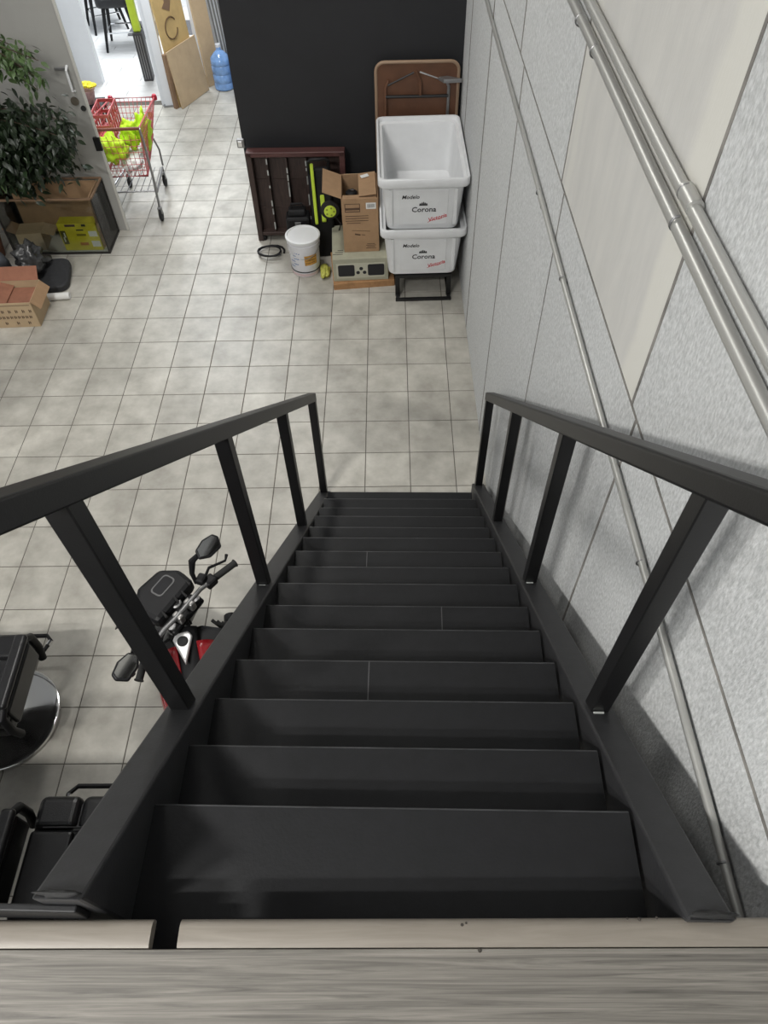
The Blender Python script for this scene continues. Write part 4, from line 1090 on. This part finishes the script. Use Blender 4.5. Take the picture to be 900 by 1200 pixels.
for k in range(7):
    b.tube([((k / 6 - 0.5) * 0.42, 0.13, 0.235), ((k / 6 - 0.5) * 0.36, 0.70, 0.20)], 0.004, 5)
b.build('lower_rack', GREYM, ct)
MB().tube([(-0.24, 0.14, 0.24), (0.24, 0.14, 0.24)], 0.008, 6).build('rack_bar', GREYM, ct)
MB().tube([(-0.285, -0.03, 0.93), (0.285, -0.03, 0.93)], 0.014, 10).build('handle', mat('dark_red_handle', (0.18, 0.05, 0.03), 0.4), ct, True)
MB().box((0.15, 0.955, 0.62), (0.05, 0.006, 0.06)).build('yellow_tag', mat('yellow_tag', (0.75, 0.70, 0.05), 0.5), ct)
rc = empty('red_crate', (-2.595, 3.76, 0.66), 0.04, 'red plastic crate lying in the shopping cart', 'crate')
MB().box((0, 0, 0.01), (0.17, 0.36, 0.02)).build('crate_bottom', REDW, rc)
for (c_, s_) in (((0, -0.18, 0.13), (0.18, 0.01, 0.03)), ((0, 0.18, 0.13), (0.18, 0.01, 0.03)), ((-0.085, 0, 0.13), (0.01, 0.36, 0.03)), ((0.085, 0, 0.13), (0.01, 0.36, 0.03))):
    MB().box((c_[0], c_[1], 0.23), s_).build('crate_rail', REDW, rc, bev=0.003)
    MB().box(c_, s_).build('crate_rail', REDW, rc, bev=0.003)
for x in (-0.085, 0.085):
    for k in range(6):
        MB().box((x, -0.18 + 0.072 * k, 0.12), (0.012, 0.02, 0.24)).build('crate_slat', REDW, rc)
for (c_, s_, sd_, lb_) in (((-2.50, 3.42, 0.66), (0.12, 0.13, 0.10), 21, 'lime safety vest heaped at the handle end of the shopping cart'), ((-2.37, 3.66, 0.68), (0.085, 0.10, 0.11), 22, 'lime safety vest bunched up beside the red crate in the cart'), ((-2.24, 3.72, 0.70), (0.055, 0.13, 0.14), 23, 'lime safety vest hanging inside the side wires of the cart')):
    v_ = blob('safety_vest', c_, s_, sd_, LIME, None, 0.55, 2.4, 32, 20)
    tag(v_, lb_, 'vest', 'safety vests in the cart')
wg = blob('white_cloth', (-2.36, 3.52, 0.50), (0.10, 0.18, 0.06), 31, PAPER, None, 0.5, 2.4, 28, 16)
tag(wg, 'white cloth bundle lying on the bottom of the shopping cart', 'cloth')

# ---- black stand with a yellow flower pot beside the cart
fs_ = empty('plant_stand', (-3.0, 4.55, 0), 0.1, 'slim black stand beside the shopping cart', 'stand')
MB().box((0, 0, 0.60), (0.26, 0.26, 0.03)).build('top', BPLAS, fs_, bev=0.006)
for (x, y) in ((-0.11, -0.11), (0.11, -0.11), (-0.11, 0.11), (0.11, 0.11)):
    MB().box((x, y, 0.295), (0.04, 0.03, 0.59)).build('leg', BPLAS, fs_, bev=0.004)
MB().box((0, -0.11, 0.25), (0.22, 0.02, 0.03)).build('stretcher', BPLAS, fs_)
MB().box((0, 0.11, 0.25), (0.22, 0.02, 0.03)).build('stretcher', BPLAS, fs_)
fp = empty('flower_pot', (-3.0, 4.55, 0.615), 0, 'pink wrapped pot of yellow flowers on the slim black stand', 'flower pot')
MB().lathe([(0, 0), (0.05, 0), (0.075, 0.13), (0.085, 0.135), (0.07, 0.13), (0, 0.12)], 18).build('pot', mat('pink_wrap', (0.55, 0.35, 0.36), 0.5, 0, 0.3, 25), fp, True)
YF = mat('yellow_petals', (0.80, 0.68, 0.02), 0.6, 0, 0.15, 40)
for k in range(9):
    a = k * 2.4
    rr = 0.028 * math.sqrt(k)
    MB().lathe([(0, 0.0), (0.03, 0.01), (0.036, 0.025), (0.02, 0.04), (0, 0.035)], 9, T(rr * math.cos(a), rr * math.sin(a), 0.14 + 0.03 * (1 - rr / 0.09)) @ RX(0.3 * math.sin(a))).build('bloom', YF, fp, True)

# ---- white jamb, boards, rods, jugs behind the opening
jm = empty('door_jamb', (-2.555, 5.93, 0), 0.12, 'white steel door jamb at the entrance of the far room', 'door frame')
MB().box((0, 0, 1.2), (0.10, 0.10, 2.4)).build('post', WALLW, jm, bev=0.006)
MB().box((-0.075, 0.02, 1.2), (0.04, 0.05, 2.4)).build('stop', WALLW, jm, bev=0.004)
MB().box((0.0, 0, 0.008), (0.14, 0.14, 0.016)).build('foot_plate', GREYM, jm)
def board(label, a, b_, h, th, lean, m_, z0=0.002):
    a, b_ = Vector((a[0], a[1], 0)), Vector((b_[0], b_[1], 0))
    d = b_ - a
    L_ = d.length
    root = MB().box((L_ / 2, th / 2, h / 2), (L_, th, h), RX(-lean)).build('cardboard_sheet', m_)
    root.location = (a.x, a.y, z0 + th * abs(math.sin(lean)))
    root.rotation_euler = (0, 0, math.atan2(d.y, d.x))
    return tag(root, label, 'board')
board('tan cardboard panel in front of the taller boards by the white jamb', (-2.365, 5.80), (-2.12, 6.34), 0.62, 0.02, 0.10, CARD2)
TANB = mat('yellow_tan_board', (0.55, 0.38, 0.16), 0.8, 0, 0.12, 6)
bd2 = board('tall yellow tan board with a round mark leaning behind the tan panel', (-2.415, 5.84), (-2.20, 6.30), 1.35, 0.02, 0.05, TANB)
MB().tube([(0.22 + 0.11 * math.cos(a), -0.002, 0.80 + 0.11 * math.sin(a)) for a in [0.6 + 2 * PI * k / 30 for k in range(27)]], 0.008, 6, False, RX(-0.05)).build('round_mark', mat('burnt_mark', (0.12, 0.07, 0.03), 0.8), bd2, True)
MB().prism([(0.14, 1.02), (0.20, 1.06), (0.22, 1.16), (0.28, 1.10), (0.36, 1.14), (0.30, 1.02), (0.26, 0.96)], -0.001, 0.004, 'z', RX(-0.05) @ RX(PI / 2)).build('torn_patch', mat('torn_brown', (0.20, 0.12, 0.07), 0.9), bd2)
board('narrow brown board standing at the edge of the board stack', (-2.45, 5.80), (-2.42, 5.84), 0.60, 0.045, 0.0, CARDD)
board('tall brown board leaning right of the round marked board', (-2.13, 6.42), (-1.98, 6.58), 1.25, 0.03, 0.06, CARD2)
for k in range(7):
    rd = MB().tube([(-1.93 + 0.035 * k, 6.60 + 0.015 * (k % 3), 0.012), (-2.06 + 0.04 * k, 6.72 + 0.008 * (k % 3), 1.75)], 0.011, 8).build('metal_rod', GREYM, None, True)
    tag(rd, 'grey metal rod in the bundle leaning behind the water jugs', 'rod', 'rods leaning on the passage wall')
JUG = mat('blue_jug_plastic', (0.18, 0.33, 0.62), 0.12, 0, 0.25, 12, spec=0.8)
for k, (x, y) in enumerate(((-1.92, 6.40), (-1.62, 6.36), (-1.32, 6.38))):
    j = empty('water_jug', (x, y, 0), 0.3 * k, ['blue water jug next to the boards', 'blue water jug between two other jugs', 'blue water jug furthest from the boards'][k], 'jug', 'water jugs')
    MB().lathe([(0, 0), (0.11, 0), (0.128, 0.012), (0.128, 0.07), (0.121, 0.085), (0.128, 0.10), (0.128, 0.17), (0.121, 0.185), (0.128, 0.20), (0.128, 0.27), (0.121, 0.285), (0.128, 0.30), (0.12, 0.36), (0.06, 0.42), (0.03, 0.44), (0.03, 0.48), (0, 0.48)], 28).build('bottle', JUG, j, True)
    MB().lathe([(0, 0.475), (0.034, 0.475), (0.034, 0.505), (0, 0.508)], 16).build('cap', mat('white_cap', (0.6, 0.62, 0.66), 0.5), j, True)

# ---- far room: stools, rug, yellow topped stand
def stool(loc, rz, label):
    s = empty('bar_stool', loc, rz, label, 'stool', 'stools in the far room')
    MB().prism(rrect(0.48, 0.46, 0.09, 4), 0.52, 0.64, 'z').build('seat', LEATH, s, bev=0.03, seg=3)
    MB().box((0, 0.22, 0.80), (0.44, 0.06, 0.34)).build('backrest', LEATH, s, bev=0.02)
    for (x, y) in ((-1, -1), (1, -1), (-1, 1), (1, 1)):
        MB().tube([(x * 0.15, y * 0.14, 0.53), (x * 0.24, y * 0.22, 0.0)], [0.028, 0.016], 8).build('leg', BPLAS, s, True)
    for (p, q) in (((-0.19, -0.18, 0.22), (0.19, -0.18, 0.22)), ((-0.19, 0.18, 0.22), (0.19, 0.18, 0.22)), ((-0.19, -0.18, 0.22), (-0.19, 0.18, 0.22)), ((0.19, -0.18, 0.22), (0.19, 0.18, 0.22))):
        MB().tube([p, q], 0.009, 6).build('foot_bar', CHROME, s)
    return s
stool((-3.52, 7.85, 0), 0.1, 'black upholstered stool with splayed legs in the far room')
stool((-3.95, 8.55, 0), 0.5, 'black upholstered stool partly behind the nearer stool')
rg = MB().prism(rrect(1.5, 0.55, 0.03, 2), 0.003, 0.012, 'z', T(-2.84, 8.47, 0.0)).build('rug', mat('dark_grey_rug', (0.12, 0.12, 0.125), 0.9, 0, 0.2, 30))
tag(rg, 'dark grey rug on the pale floor behind the stools', 'rug')
us = empty('upright_stand', (-2.97, 6.72, 0), 0.1, 'narrow upright stand, dark below and lime yellow above, beside the jamb', 'stand')
MB().box((0, 0, 0.28), (0.12, 0.16, 0.56)).build('lower_column', mat('charcoal_metal', (0.05, 0.05, 0.055), 0.5), us, bev=0.008)
for x in (-0.03, 0.0, 0.03):
    MB().box((x, -0.082, 0.28), (0.008, 0.006, 0.5)).build('groove_strip', GREYM, us)
MB().box((0, 0, 0.83), (0.09, 0.10, 0.54)).build('upper_column', LIMEP, us, bev=0.012)
MB().lathe([(0, 1.10), (0.05, 1.10), (0.05, 1.20), (0.02, 1.22), (0, 1.22)], 16).build('cap', WHITE, us, True)
